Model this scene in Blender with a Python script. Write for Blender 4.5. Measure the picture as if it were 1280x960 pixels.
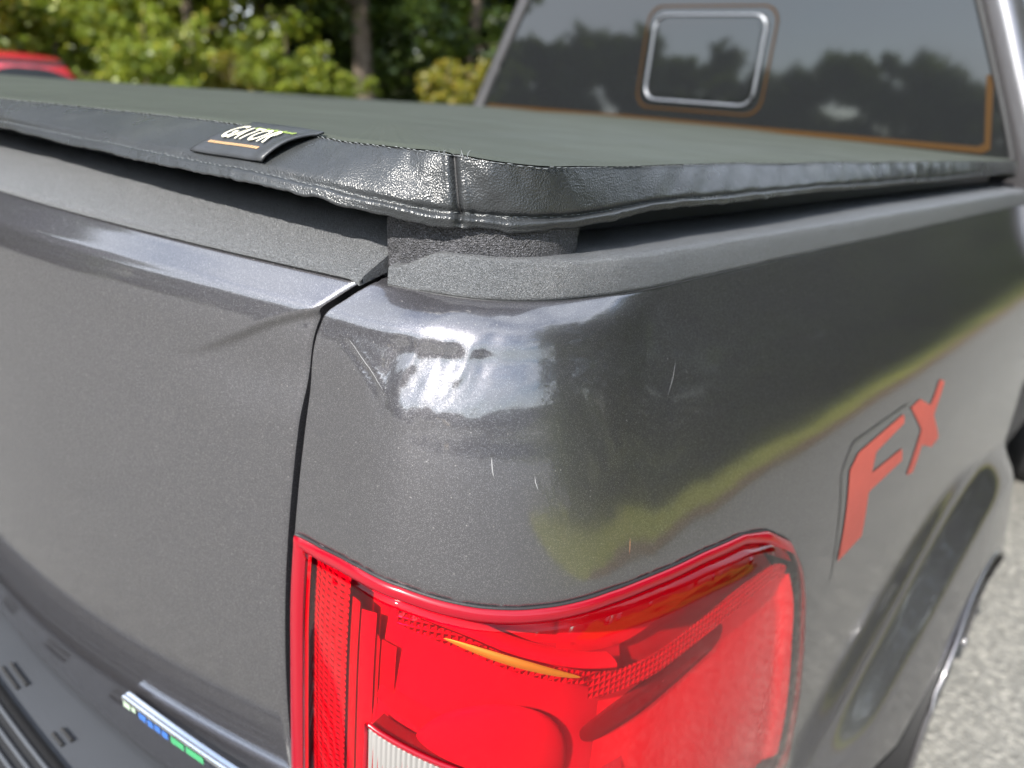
import bpy, math, random
import numpy as np
from mathutils import Matrix, Vector

for o in list(bpy.data.objects): bpy.data.objects.remove(o)
scene = bpy.context.scene
COL = scene.collection

# ------------------------------------------------------------------ camera
CAM_R = ((.74275290, -.28472194, .60601283), (.66531561, .21202366, -.71582198), (.07532117, .93486865, .34691114))
cd = bpy.data.cameras.new('camera'); cam = bpy.data.objects.new('camera', cd); COL.objects.link(cam)
M = Matrix(CAM_R).to_4x4(); M.translation = (1.205, -.40, 1.50); cam.matrix_world = M
cd.sensor_width = 36; cd.lens = 979.08 / 1280 * 36
cd.clip_start = .02; cd.clip_end = 2000
cd.dof.use_dof = True; cd.dof.focus_distance = .555; cd.dof.aperture_fstop = 4.4
scene.camera = cam

# ------------------------------------------------------------------ sky, sun, exposure
SUN_AZ, SUN_EL = math.radians(5), math.radians(37)      # azimuth from straight behind the truck, towards its right side
sun_dir = Vector((math.sin(SUN_AZ) * math.cos(SUN_EL), -math.cos(SUN_AZ) * math.cos(SUN_EL), math.sin(SUN_EL)))
world = bpy.data.worlds.new('World'); scene.world = world; world.use_nodes = True
nt = world.node_tree; nt.nodes.clear()
wo = nt.nodes.new('ShaderNodeOutputWorld'); bg = nt.nodes.new('ShaderNodeBackground')
sky = nt.nodes.new('ShaderNodeTexSky'); sky.sky_type = 'NISHITA'; sky.sun_disc = False
sky.sun_elevation = SUN_EL; sky.sun_rotation = math.atan2(sun_dir.x, sun_dir.y)
sky.air_density = 1.2; sky.dust_density = 0.8
tc = nt.nodes.new('ShaderNodeTexCoord'); mp = nt.nodes.new('ShaderNodeMapping'); mp.inputs['Scale'].default_value = (1, 1, 2.6)
nz = nt.nodes.new('ShaderNodeTexNoise'); nz.inputs['Scale'].default_value = 2.3; nz.inputs['Detail'].default_value = 7; nz.inputs['Roughness'].default_value = .55
cr = nt.nodes.new('ShaderNodeValToRGB'); cr.color_ramp.elements[0].position = .34; cr.color_ramp.elements[1].position = .62
cr.color_ramp.elements[0].color = (0, 0, 0, 1); cr.color_ramp.elements[1].color = (.85, .85, .85, 1)
mx = nt.nodes.new('ShaderNodeMix'); mx.data_type = 'RGBA'; mx.inputs['B'].default_value = (6.6, 7.1, 7.9, 1)
nt.links.new(tc.outputs['Generated'], mp.inputs['Vector']); nt.links.new(mp.outputs['Vector'], nz.inputs['Vector'])
nt.links.new(nz.outputs['Fac'], cr.inputs['Fac']); nt.links.new(cr.outputs['Color'], mx.inputs['Factor'])
nt.links.new(sky.outputs['Color'], mx.inputs['A']); nt.links.new(mx.outputs['Result'], bg.inputs['Color'])
bg.inputs['Strength'].default_value = .14
nt.links.new(bg.outputs['Background'], wo.inputs['Surface'])
sl = bpy.data.lights.new('sun', 'SUN'); sl.energy = 4.2; sl.angle = math.radians(.53); sl.color = (1, .955, .88)
so = bpy.data.objects.new('sun', sl); COL.objects.link(so); so.location = (0, -8, 12)
so.rotation_euler = sun_dir.to_track_quat('Z', 'Y').to_euler()
vs = scene.view_settings; vs.view_transform = 'Standard'; vs.look = 'None'; vs.exposure = 1.25; vs.gamma = 1; vs.use_curve_mapping = False
scene.render.engine = 'CYCLES'; scene.cycles.use_denoising = True; scene.cycles.adaptive_threshold = .025; scene.cycles.max_bounces = 7; scene.cycles.diffuse_bounces = 2; scene.cycles.glossy_bounces = 4; scene.cycles.transparent_max_bounces = 14
scene.cycles.sample_clamp_indirect = 8; scene.cycles.caustics_reflective = False; scene.cycles.caustics_refractive = False
rng = np.random.default_rng(7)

# ------------------------------------------------------------------ surfaces of the truck's rear corner
def spl(x, xs, ys):
    """smooth cubic through the stations (finite-difference tangents, linear ends)"""
    xs = np.asarray(xs, float); ys = np.asarray(ys, float); x = np.asarray(x, float)
    if ys.ndim == 1: return spl(x, xs, ys[:, None])[..., 0]
    h = np.diff(xs); dl = np.diff(ys, axis=0) / h[:, None]
    m = np.zeros_like(ys); m[0] = dl[0]; m[-1] = dl[-1]
    m[1:-1] = (dl[:-1] * h[1:, None] + dl[1:] * h[:-1, None]) / (h[1:] + h[:-1])[:, None]
    i = np.clip(np.searchsorted(xs, x) - 1, 0, len(xs) - 2)
    t = (x - xs[i]) / h[i]
    lo = t < 0; hi = t > 1
    tt = np.clip(t, 0, 1)[..., None]; H = h[i][..., None]
    r = ((2*tt**3 - 3*tt**2 + 1) * ys[i] + (tt**3 - 2*tt**2 + tt) * H * m[i]
         + (-2*tt**3 + 3*tt**2) * ys[i+1] + (tt**3 - tt**2) * H * m[i+1])
    r = r + np.where(lo[..., None], (t[..., None]) * H * m[0], 0) + np.where(hi[..., None], (t[..., None] - 1) * H * m[-1], 0)
    return r
def sstep(a, b, x):
    t = np.clip((np.asarray(x, float) - a) / (b - a), 0, 1); return t * t * (3 - 2 * t)
# plan curves of the rear right corner of the box: at the rail (z 1.36) and at lamp height
TOP = np.array([(.752,-.030),(.807,-.012),(.837,.008),(.861,.044),(.874,.092),(.879,.140),(.880,.20),(.881,.36),(.885,.70),(.893,1.70)])
LOW = np.array([(.688,-.100),(.800,-.092),(.858,-.070),(.905,-.034),(.940,.018),(.960,.092),(.969,.18),(.976,.35),(.982,.70),(.987,1.70)])
US = np.array([0.0, 0.0685, 0.1305, 0.1898, 0.2525, 0.3292, 0.4177, 0.5878, 0.9379, 1.9379])
ZW = [.42, .60, .70, .95, 1.08, 1.17, 1.265, 1.321, 1.351, 1.360, 1.372]
WW = [.72, .90, .97, 1., .955, .87, .68, .50, .25, .0, -.35]
WHEEL = (1.40, .315)
def flare(y, z):
    y, z = np.broadcast_arrays(np.asarray(y, float), np.asarray(z, float))
    s = (spl(y, [.40, .74, .90, 1.12, 1.36, 1.70], [.28, .545, .672, .80, .86, .82]) - z) * .82     # distance below the flare's crease
    a = .036 * sstep(0, .075, s) + .052 * np.clip(s / .22, 0, 1)
    return a * sstep(.60, .86, y) * (1 - sstep(1.55, 1.95, y))
ZS = [.42, .60, .70, .95, 1.08, 1.17, 1.265, 1.338, 1.360, 1.372]
WS = [.72, .90, .97, 1., .935, .775, .45, .105, .0, -.06]
ZB = [.42, 1.00, 1.08, 1.17, 1.265, 1.325, 1.335, 1.345, 1.360, 1.372]     # beside the tailgate gap the shoulder is as crisp as the gate's
WB = [.74, .74, .72, .65, .53, .43, .38, .24, .0, -.3]
def body(u, z):
    u, z = np.broadcast_arrays(np.asarray(u, float), np.asarray(z, float))
    k = sstep(.13, .36, u); w = (spl(z, ZW, WW) * (1 - k) + spl(z, ZS, WS) * k)
    kb = sstep(-.002, .10, u); w = (spl(z, ZB, WB) * (1 - kb) + w * kb)[..., None]
    p = spl(u, US, TOP) * (1 - w) + spl(u, US, LOW) * w
    out = np.concatenate([p, z[..., None]], -1)
    out[..., 0] += flare(out[..., 1], z)
    return out
def body_n(u, z, e=1e-3):
    a = body(u + e, z) - body(u - e, z); b = body(u, z + e) - body(u, z - e)
    n = np.cross(a, b); return n / np.linalg.norm(n, axis=-1, keepdims=True)
ZT = [.66, .74, .82, .90, 1.00, 1.08, 1.17, 1.265, 1.325, 1.335, 1.345, 1.360, 1.372]
WT = [.0, .35, .55, .68, .74, .72, .65, .53, .43, .38, .24, .0, -.3]
def tg(x, z):
    """y of the tailgate's outer face"""
    x = np.asarray(x, float)
    bow = .032 + .09 * (1 - np.clip(np.abs(x) / .752, 0, 1) ** 2)
    return -bow - .07 * spl(z, ZT, WT)
def gapx(z):
    return body(0 * np.asarray(z, float), z)[..., 0]

# ------------------------------------------------------------------ helpers
def link(o, parent=None):
    COL.objects.link(o)
    if parent is not None: o.parent = parent
    return o
def empty(name, label, cat, loc=(0, 0, 0), rz=0, group=None):
    o = bpy.data.objects.new(name, None); o.empty_display_size = .2; o.location = loc; o.rotation_euler = (0, 0, rz)
    COL.objects.link(o); return tag(o, label, cat, group)
def tag(o, label, cat=None, group=None):
    o['label'] = label
    if cat: o['category'] = cat
    if group: o['group'] = group
    return o
def structure(o): o['kind'] = 'structure'; return o
def stuff(o): o['kind'] = 'stuff'; return o
def mesh(name, v, f, mat, parent=None, smooth=True):
    me = bpy.data.meshes.new(name); me.from_pydata(np.asarray(v, float).tolist(), [], [tuple(int(i) for i in q) for q in f])
    me.polygons.foreach_set('use_smooth', [smooth] * len(me.polygons)); me.update()
    if mat is not None: me.materials.append(mat)
    return link(bpy.data.objects.new(name, me), parent)
def grid_faces(nu, nv, wu=False, wv=False, flip=False):
    i, j = np.meshgrid(np.arange(nu if wu else nu - 1), np.arange(nv if wv else nv - 1), indexing='ij')
    i2 = (i + 1) % nu; j2 = (j + 1) % nv
    f = np.stack([i * nv + j, i2 * nv + j, i2 * nv + j2, i * nv + j2], -1).reshape(-1, 4)
    return f[:, ::-1] if flip else f
def grid(name, P, mat, parent=None, flip=False, wu=False, wv=False, thick=0):
    P = np.asarray(P, float); o = mesh(name, P.reshape(-1, 3), grid_faces(P.shape[0], P.shape[1], wu, wv, flip), mat, parent)
    if thick:
        m = o.modifiers.new('thick', 'SOLIDIFY'); m.thickness = thick; m.offset = -1
    return o
def frames(pts):
    pts = np.asarray(pts, float); t = np.gradient(pts, axis=0); t /= np.linalg.norm(t, axis=1, keepdims=True) + 1e-12
    a = np.tile([0, 0, 1.], (len(pts), 1)); a[np.abs(t[:, 2]) > .9] = (1, 0, 0)
    b = np.cross(t, a); b /= np.linalg.norm(b, axis=1, keepdims=True); c = np.cross(b, t)
    return t, b, c
def tube_pts(pts, r, n=8):
    pts = np.asarray(pts, float); _, b, c = frames(pts); r = np.broadcast_to(np.asarray(r, float), (len(pts),))
    a = np.linspace(0, 2 * np.pi, n, endpoint=False)
    return pts[:, None] + r[:, None, None] * (b[:, None] * np.cos(a)[None, :, None] + c[:, None] * np.sin(a)[None, :, None])
def tube(name, pts, r, mat, parent=None, n=8):
    P = tube_pts(pts, r, n); nu = len(P); v = P.reshape(-1, 3); f = [tuple(q) for q in grid_faces(nu, n, wv=True)]
    f += [tuple(range(n))[::-1], tuple(range((nu - 1) * n, nu * n))]
    return mesh(name, v, f, mat, parent)
def box_vf(c, s, rot=0):
    x, y, z = np.array(s) / 2
    v = np.array([(i * x, j * y, k * z) for k in (-1, 1) for j in (-1, 1) for i in (-1, 1)])
    ca, sa = math.cos(rot), math.sin(rot); v = np.stack([v[:, 0] * ca - v[:, 1] * sa, v[:, 0] * sa + v[:, 1] * ca, v[:, 2]], 1) + c
    return v, np.array([(0, 2, 3, 1), (4, 5, 7, 6), (0, 1, 5, 4), (2, 6, 7, 3), (0, 4, 6, 2), (1, 3, 7, 5)])
def box(name, c, s, mat, parent=None, bevel=.003, rot=0):
    o = mesh(name, *box_vf(c, s, rot), mat, parent, smooth=False)
    if bevel:
        m = o.modifiers.new('bevel', 'BEVEL'); m.width = bevel; m.segments = 2
    return o
def joinvf(parts):
    V, F, n = [], [], 0
    for v, f in parts:
        V.append(np.asarray(v)); F += [tuple(int(i) + n for i in q) for q in f]; n += len(v)
    return np.concatenate(V), F
def resample(pts, step):
    pts = np.asarray(pts, float); s = np.concatenate([[0], np.cumsum(np.linalg.norm(np.diff(pts, axis=0), axis=1))])
    t = np.linspace(0, s[-1], max(3, int(s[-1] / step) + 1))
    return np.stack([np.interp(t, s, pts[:, k]) for k in range(pts.shape[1])], 1)
def smooth_closed(pts, step, it=3):
    p = np.asarray(pts, float)
    for _ in range(it):                                   # Chaikin
        q = np.roll(p, -1, 0); p = np.stack([.75 * p + .25 * q, .25 * p + .75 * q], 1).reshape(-1, p.shape[1])
    return resample(np.concatenate([p, p[:1]]), step)[:-1]
def sdist(Q, poly):
    """signed distance (inside +) and nearest point of 2-D points Q to a closed polygon"""
    a = poly; b = np.roll(poly, -1, 0); best = np.full(len(Q), 1e9); near = np.zeros_like(Q); ins = np.zeros(len(Q), bool)
    for p, q in zip(a, b):
        e = q - p; t = np.clip(((Q - p) @ e) / (e @ e + 1e-15), 0, 1); n = p + t[:, None] * e; d = np.hypot(*(Q - n).T)
        k = d < best; best[k] = d[k]; near[k] = n[k]
        c = ((p[1] > Q[:, 1]) != (q[1] > Q[:, 1])); 
        with np.errstate(divide='ignore', invalid='ignore'):
            c &= Q[:, 0] < (q[0] - p[0]) * (Q[:, 1] - p[1]) / (q[1] - p[1]) + p[0]
        ins ^= c
    return np.where(ins, best, -best), near
def vnoise(x, y, seed=0):
    """smooth value noise in -1..1"""
    x = np.asarray(x, float); y = np.asarray(y, float); xi = np.floor(x).astype(int); yi = np.floor(y).astype(int)
    fx = x - xi; fy = y - yi; fx = fx * fx * (3 - 2 * fx); fy = fy * fy * (3 - 2 * fy)
    def h(a, b):
        k = np.sin(a * 127.1 + b * 311.7 + seed * 74.7) * 43758.5453; return (k - np.floor(k)) * 2 - 1
    return (h(xi, yi) * (1 - fx) + h(xi + 1, yi) * fx) * (1 - fy) + (h(xi, yi + 1) * (1 - fx) + h(xi + 1, yi + 1) * fx) * fy

# ------------------------------------------------------------------ materials
class Nodes:
    def __init__(s, name):
        s.m = bpy.data.materials.new(name); s.m.use_nodes = True; s.t = s.m.node_tree; s.t.nodes.clear()
        s.out = s.t.nodes.new('ShaderNodeOutputMaterial')
    def n(s, kind, ins=None, **props):
        x = s.t.nodes.new('ShaderNode' + kind)
        for k, v in props.items(): setattr(x, k, v)
        for k, v in (ins or {}).items(): s.set(x, k, v)
        return x
    def set(s, x, k, v):
        i = x.inputs[k]
        if isinstance(v, bpy.types.NodeSocket): s.t.links.new(v, i)
        elif isinstance(v, (tuple, list)) and len(v) == 3 and i.type == 'RGBA': i.default_value = (*v, 1)
        else: i.default_value = v
    def pos(s): return s.n('NewGeometry').outputs['Position']
    def noise(s, scale, detail=3, rough=.5, vec=None):
        return s.n('TexNoise', {'Vector': vec if vec is not None else s.pos(), 'Scale': scale, 'Detail': detail, 'Roughness': rough}).outputs['Fac']
    def ramp(s, fac, stops):
        r = s.n('ValToRGB', {'Fac': fac}); e = r.color_ramp.elements
        while len(e) < len(stops): e.new(.5)
        for q, (p, c) in zip(e, stops): q.position = p; q.color = (*c, 1) if len(c) == 3 else c
        return r.outputs['Color']
    def mix(s, fac, a, b, blend='MIX'):
        return s.n('Mix', {'Factor': fac, 'A': a, 'B': b}, data_type='RGBA', blend_type=blend).outputs['Result']
    def math(s, op, a, b=0.0, c=None):
        x = s.n('Math', operation=op); s.set(x, 0, a); s.set(x, 1, b)
        if c is not None: s.set(x, 2, c)
        return x.outputs[0]
    def bump(s, h, strength, dist, normal=None):
        i = {'Height': h, 'Strength': strength, 'Distance': dist}
        if normal is not None: i['Normal'] = normal
        return s.n('Bump', i).outputs['Normal']
    def pbr(s, **k):
        p = s.n('BsdfPrincipled'); names = dict(base='Base Color', metallic='Metallic', rough='Roughness', normal='Normal', coat='Coat Weight', coat_rough='Coat Roughness',
                 coat_ior='Coat IOR', spec='Specular IOR Level', ior='IOR', coat_normal='Coat Normal', sheen='Sheen Weight', trans='Transmission Weight', emit='Emission Color', estr='Emission Strength', tint='Specular Tint', sub='Subsurface Weight')
        for a, v in k.items(): s.set(p, names[a], v)
        return p.outputs['BSDF']
    def done(s, sh): s.t.links.new(sh, s.out.inputs['Surface']); return s.m

def paint_mat(name, col=(.102, .098, .108), dust=.25):
    m = Nodes(name); p = m.pos()
    def cells(size):
        q = m.n('VectorMath', {0: p, 1: (size, size, size)}, operation='SNAP').outputs[0]
        return m.n('TexWhiteNoise', {'Vector': q}, noise_dimensions='3D').outputs['Color']
    c = cells(.00052); v2 = cells(.00031)
    nrm = m.n('NewGeometry').outputs['Normal']
    off = m.n('VectorMath', {0: c, 1: (.5, .5, .5)}, operation='SUBTRACT').outputs[0]
    sc = m.n('VectorMath', {0: off}, operation='SCALE'); sc.inputs['Scale'].default_value = .13
    add = m.n('VectorMath', {0: nrm, 1: sc.outputs[0]}, operation='ADD').outputs[0]
    fn = m.n('VectorMath', {0: add}, operation='NORMALIZE').outputs[0]
    r = m.n('SeparateColor', {'Color': v2}).outputs['Red']; r1 = m.n('SeparateColor', {'Color': c}).outputs['Green']
    fl = m.math('POWER', r1, 7.0)
    base = m.mix(fl, m.mix(r, tuple(x * .80 for x in col), tuple(x * 1.2 for x in col)), (.24, .235, .245))
    # road film and tiny dust specks
    film = m.math('MULTIPLY', m.ramp(m.noise(26, 5, .6), [(.35, (0, 0, 0)), (.8, (1, 1, 1))]), dust)
    sv = m.n('TexVoronoi', {'Vector': p, 'Scale': 210.0}, feature='F1')
    spk = m.math('MULTIPLY', m.math('LESS_THAN', sv.outputs['Distance'], .11), m.math('GREATER_THAN', m.n('SeparateColor', {'Color': sv.outputs['Color']}).outputs['Blue'], .86))
    base = m.mix(m.math('MULTIPLY', film, .25), base, (.17, .165, .155))
    base = m.mix(m.math('MULTIPLY', spk, .32), base, (.42, .41, .38))
    met = m.math('SUBTRACT', .80, m.math('MULTIPLY', spk, .7))
    peel = m.bump(m.noise(330, 2), .05, .0006)
    cr = m.math('ADD', .065, m.math('MULTIPLY', film, .16))
    sh = m.pbr(base=base, metallic=met, rough=.38, tint=(.26, .26, .28), normal=fn, coat=1.0, coat_rough=cr, coat_ior=1.95, coat_normal=peel)
    return m.done(sh)
PAINT = paint_mat('grey_metallic_paint')

def plastic(name, col, rough=.5, scale=900., strength=.6, dist=.0006, var=.35, spec=.5, fleck=0):
    m = Nodes(name); vv = m.n('TexVoronoi', {'Vector': m.pos(), 'Scale': scale}, feature='F1'); v = vv.outputs['Distance']
    n2 = m.noise(scale * .55, 3); h = m.math('ADD', v, n2)
    b = m.mix(m.noise(7, 4), tuple(c * (1 - var) for c in col), tuple(c * (1 + var) for c in col))
    if fleck: b = m.mix(m.math('POWER', m.n('SeparateColor', {'Color': vv.outputs['Color']}).outputs['Red'], 4.0), m.mix(m.n('SeparateColor', {'Color': vv.outputs['Color']}).outputs['Green'], tuple(c * .45 for c in col), b), tuple(min(1, c * fleck) for c in col))
    return m.done(m.pbr(base=b, rough=rough, normal=m.bump(h, strength, dist), spec=spec))
CAPMAT = plastic('textured_black_plastic', (.095, .099, .105), .40, 1700, .9, .0008, .2, .8, 2.0)
FOAM = plastic('grey_foam_rubber', (.060, .060, .066), .60, 900, 1.0, .0016, .25, .5, 2.2)
BLACK = plastic('black_rubber', (.016, .016, .017), .6, 700, .3, .0005)
DARK = plastic('dark_cavity_plastic', (.010, .010, .011), .7, 300, .2, .0005)
SATIN = plastic('satin_black_aluminium', (.022, .023, .026), .35, 500, .1, .0003)
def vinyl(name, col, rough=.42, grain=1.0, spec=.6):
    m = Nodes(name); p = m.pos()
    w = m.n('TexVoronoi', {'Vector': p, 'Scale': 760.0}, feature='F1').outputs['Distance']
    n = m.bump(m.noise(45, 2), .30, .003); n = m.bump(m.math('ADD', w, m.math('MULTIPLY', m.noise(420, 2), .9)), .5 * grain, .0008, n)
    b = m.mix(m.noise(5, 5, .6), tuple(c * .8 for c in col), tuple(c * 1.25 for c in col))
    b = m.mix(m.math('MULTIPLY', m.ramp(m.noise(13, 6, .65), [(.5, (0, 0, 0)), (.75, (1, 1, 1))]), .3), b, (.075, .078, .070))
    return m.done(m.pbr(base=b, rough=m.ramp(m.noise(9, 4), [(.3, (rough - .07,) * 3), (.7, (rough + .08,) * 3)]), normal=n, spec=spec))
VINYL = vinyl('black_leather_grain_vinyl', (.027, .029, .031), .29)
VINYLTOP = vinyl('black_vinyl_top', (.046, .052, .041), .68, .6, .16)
def flat(name, col, rough=.5, metallic=0., spec=.5, coat=0.):
    m = Nodes(name); b = m.mix(m.noise(40, 4), tuple(c * .9 for c in col), tuple(min(1, c * 1.1) for c in col))
    return m.done(m.pbr(base=b, rough=rough, metallic=metallic, spec=spec, coat=coat, coat_rough=.05))
THREAD = flat('grey_thread', (.15, .16, .165), .6)
CREAM = flat('cream_print', (.72, .68, .52), .45)
GREENP = flat('green_print', (.20, .27, .06), .45)
TANP = flat('tan_print', (.42, .26, .13), .45)
CHROME = flat('chrome_trim', (.72, .74, .78), .16, 1.)
SILVER = flat('silver_trim', (.30, .31, .33), .35, .8)
PALE = flat('pale_green_enamel', (.38, .48, .36), .3)
BLUEP = flat('blue_enamel', (.05, .14, .42), .25, 0, .5, .6)
GREENE = flat('green_enamel', (.06, .30, .13), .25, 0, .5, .6)
DECAL = flat('faded_red_vinyl', (.52, .095, .07), .5, 0, .3, .0)
DECALG = flat('dark_grey_vinyl', (.035, .036, .038), .40, 0, .5, .5)
def glass_mat(name, col=(.012, .013, .014), ior=1.72):
    m = Nodes(name); return m.done(m.pbr(base=col, rough=m.ramp(m.noise(3, 4), [(.3, (.02,) * 3), (.8, (.06,) * 3)]), ior=ior))
GLASS = glass_mat('tinted_window_glass')
AMBER = flat('amber_brown_glass_edge', (.040, .018, .002), .6, 0, .15)

# ------------------------------------------------------------------ ground
m = Nodes('asphalt'); p = m.pos()
vo = m.n('TexVoronoi', {'Vector': p, 'Scale': 75.0}, feature='F1'); st = m.n('SeparateColor', {'Color': vo.outputs['Color']}).outputs['Red']
b = m.ramp(st, [(0, (.12, .118, .108)), (.6, (.195, .19, .175)), (1, (.34, .325, .29))])
b = m.mix(m.ramp(m.noise(.7, 6, .6), [(.3, (0, 0, 0)), (.7, (.6, .6, .6))]), b, (.215, .207, .186))
b = m.mix(m.ramp(m.noise(4, 5, .7), [(.55, (0, 0, 0)), (.75, (.5, .5, .5))]), b, (.13, .128, .12))
asphalt = m.done(m.pbr(base=b, rough=.9, normal=m.bump(vo.outputs['Distance'], .7, .01), spec=.3))
m = Nodes('woodland_floor'); b = m.ramp(m.noise(1.2, 8, .7), [(.3, (.030, .034, .012)), (.5, (.075, .085, .02)), (.7, (.12, .10, .035))])
soil = m.done(m.pbr(base=b, rough=.95, spec=.2))
m = Nodes('dry_grass'); b = m.ramp(m.noise(5, 8, .7), [(.3, (.12, .15, .022)), (.5, (.24, .25, .04)), (.7, (.36, .30, .08))])
edge = m.math('LESS_THAN', m.math('ADD', m.n('SeparateXYZ', {'Vector': m.pos()}).outputs['X'], m.math('MULTIPLY', m.noise(1.6, 5, .7), .9)), 4.75)
b = m.mix(edge, b, m.ramp(m.noise(14, 5, .7), [(.35, (.10, .055, .03)), (.65, (.22, .15, .09))]))     # leaf litter along the edge of the asphalt
grassm = m.done(m.pbr(base=b, rough=.9, spec=.2))
def sheet(name, x0, x1, y0, y1, z, mat, n=2):
    X, Y = np.meshgrid(np.linspace(x0, x1, n), np.linspace(y0, y1, n), indexing='ij')
    return structure(grid(name, np.stack([X, Y, np.full_like(X, z)], -1), mat))
sheet('ground', -700, 700, -700, 700, 0, soil)
sheet('parking_lot', -24, 3.9, -60, 60, .006, asphalt)
sheet('parking_lot', 3.9, 40, -60, 1.7, .006, asphalt)
# verge with a lightly humped, uneven edge along the right of the lot
Y = np.linspace(-1.6, 60, 170); rows = []
for k, (dx, z) in enumerate([(0, .010), (.12, .05), (.7, .09), (1.6, .12), (2.6, .10), (4.5, .08)]):
    rows.append(np.stack([3.9 + .55 * np.clip(1.6 - Y, 0, 4) ** 1.5 + dx * np.clip((Y + 1.7) / 2.2, .05, 1) + (.10 * vnoise(Y * .7, Y * 0 + k) if k < 2 else .2 * vnoise(Y * .5, Y * 0 + k)), Y, z + .025 * vnoise(Y * 1.3, Y * 0 + 9 + k)], 1))
structure(grid('grass_verge', np.array(rows), grassm))

# ------------------------------------------------------------------ foliage
def leaf_mat(name, stops, trans=.45):
    m = Nodes(name); g = m.n('NewGeometry'); b = m.ramp(g.outputs['Random Per Island'], stops)
    b = m.mix(m.math('MULTIPLY', m.noise(.9, 3), .6), b, tuple(c * .55 for c in stops[0][1]))
    d = m.n('BsdfDiffuse', {'Color': b}).outputs[0]; t = m.n('BsdfTranslucent', {'Color': m.mix(.5, b, (.20, .26, .02))}).outputs[0]
    gl = m.n('BsdfGlossy', {'Roughness': .45, 'Color': (.5, .5, .5)}).outputs[0]
    a = m.n('MixShader', {0: trans, 1: d, 2: t}).outputs[0]
    return m.done(m.n('MixShader', {0: .06, 1: a, 2: gl}).outputs[0])
LEAF = [leaf_mat('bright_green_leaves', [(0, (.12, .18, .018)), (.5, (.27, .34, .03)), (.85, (.42, .46, .05)), (1, (.55, .44, .05))]),
        leaf_mat('deep_green_leaves', [(0, (.025, .052, .010)), (.6, (.06, .105, .018)), (1, (.12, .16, .03))]),
        leaf_mat('turning_yellow_leaves', [(0, (.10, .13, .014)), (.4, (.24, .24, .025)), (.75, (.42, .33, .03)), (1, (.40, .22, .03))])]
m = Nodes('bark'); w = m.n('TexNoise', {'Vector': m.n('Mapping', {'Vector': m.pos(), 'Scale': (9, 9, 1.6)}).outputs[0], 'Scale': 2.0, 'Detail': 6}).outputs['Fac']
BARK = m.done(m.pbr(base=m.ramp(w, [(.3, (.05, .038, .028)), (.7, (.19, .15, .115))]), rough=.9, normal=m.bump(w, .8, .03), spec=.2))
def leaves(centres, radii, per, size, rg):
    """leaf quads scattered in clumps; returns verts, faces"""
    n = len(centres) * per
    c = np.repeat(centres, per, 0); r = np.repeat(radii, per)
    d = rg.normal(size=(n, 3)); d /= np.linalg.norm(d, axis=1, keepdims=True)
    p = c + d * (r * rg.random(n) ** .45)[:, None] * (1, 1, .75)
    a = rg.normal(size=(n, 3)); a[:, 2] *= .55; a /= np.linalg.norm(a, axis=1, keepdims=True)
    b = np.cross(a, d + rg.normal(size=(n, 3)) * .5); b /= np.linalg.norm(b, axis=1, keepdims=True) + 1e-9
    s = (size * (.6 + .8 * rg.random(n)))[:, None]
    v = np.stack([p - a * s, p + b * s * .55, p + a * s, p - b * s * .55], 1).reshape(-1, 3)
    return v, np.arange(4 * n).reshape(-1, 4)
def limb(p0, p1, r0, r1, rg, n=6, wob=.12):
    t = np.linspace(0, 1, n)[:, None]; L = np.linalg.norm(np.subtract(p1, p0))
    P = np.array(p0) * (1 - t) + np.array(p1) * t + rg.normal(size=(n, 3)) * wob * L * .25 * np.sin(np.pi * t)
    r = r0 * (1 - t[:, 0]) + r1 * t[:, 0]
    Q = tube_pts(P, r, 7); return Q.reshape(-1, 3), [tuple(q) for q in grid_faces(n, 7, wv=True)]
def tree_data(seed, h, spread, base, leafsize, nclump, per, r0):
    rg = np.random.default_rng(seed); parts = []; top = np.array([rg.normal() * .3, rg.normal() * .3, h * .92])
    t = np.linspace(0, 1, 9)[:, None]; P = top * t + np.stack([.18 * np.sin(5 * t[:, 0] + seed), .15 * np.cos(4 * t[:, 0] + seed) - .15, 0 * t[:, 0]], 1)
    Q = tube_pts(P, r0 * (1 - .82 * t[:, 0]) + r0 * .5 * np.exp(-t[:, 0] * 22), 9); parts.append((Q.reshape(-1, 3), [tuple(q) for q in grid_faces(9, 9, wv=True)]))
    C = []
    for k in range(16):
        f = base + (1 - base) * (.02 + .9 * k / 16); a = k * 2.4 + rg.random(); i = min(8, int(f * 8)); p0 = P[i]
        L = spread * (1.05 - .6 * abs(f - .45)) * (.65 + .5 * rg.random()); p1 = p0 + (math.cos(a) * L, math.sin(a) * L, L * (.1 + .5 * rg.random()))
        parts.append(limb(p0, p1, r0 * .32 * (1.1 - f), .012, rg))
        for q in range(nclump // 16):
            s = .35 + .7 * rg.random(); C.append(p0 + (np.array(p1) - p0) * s + rg.normal(size=3) * spread * .17)
    C = np.array(C); v, f = leaves(C, spread * (.13 + .13 * rg.random(len(C))), per, leafsize, rg)
    tm = bpy.data.meshes.new('trunk'); V, F = joinvf(parts); tm.from_pydata(V.tolist(), [], F); tm.materials.append(BARK)
    tm.polygons.foreach_set('use_smooth', [True] * len(tm.polygons))
    cm = bpy.data.meshes.new('crown'); cm.from_pydata(v.tolist(), [], f.tolist())
    return tm, cm
TREE = [tree_data(3, 11.5, 3.0, .18, .10, 208, 80, .20), tree_data(11, 13.0, 3.4, .30, .105, 224, 75, .24), tree_data(29, 9.0, 2.4, .10, .085, 192, 80, .15)]
SHRUB = [tree_data(41, 2.6, 1.15, .04, .055, 112, 110, .05), tree_data(47, 3.4, 1.3, .06, .06, 128, 100, .06)]
LEAFMESH = {}
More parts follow.
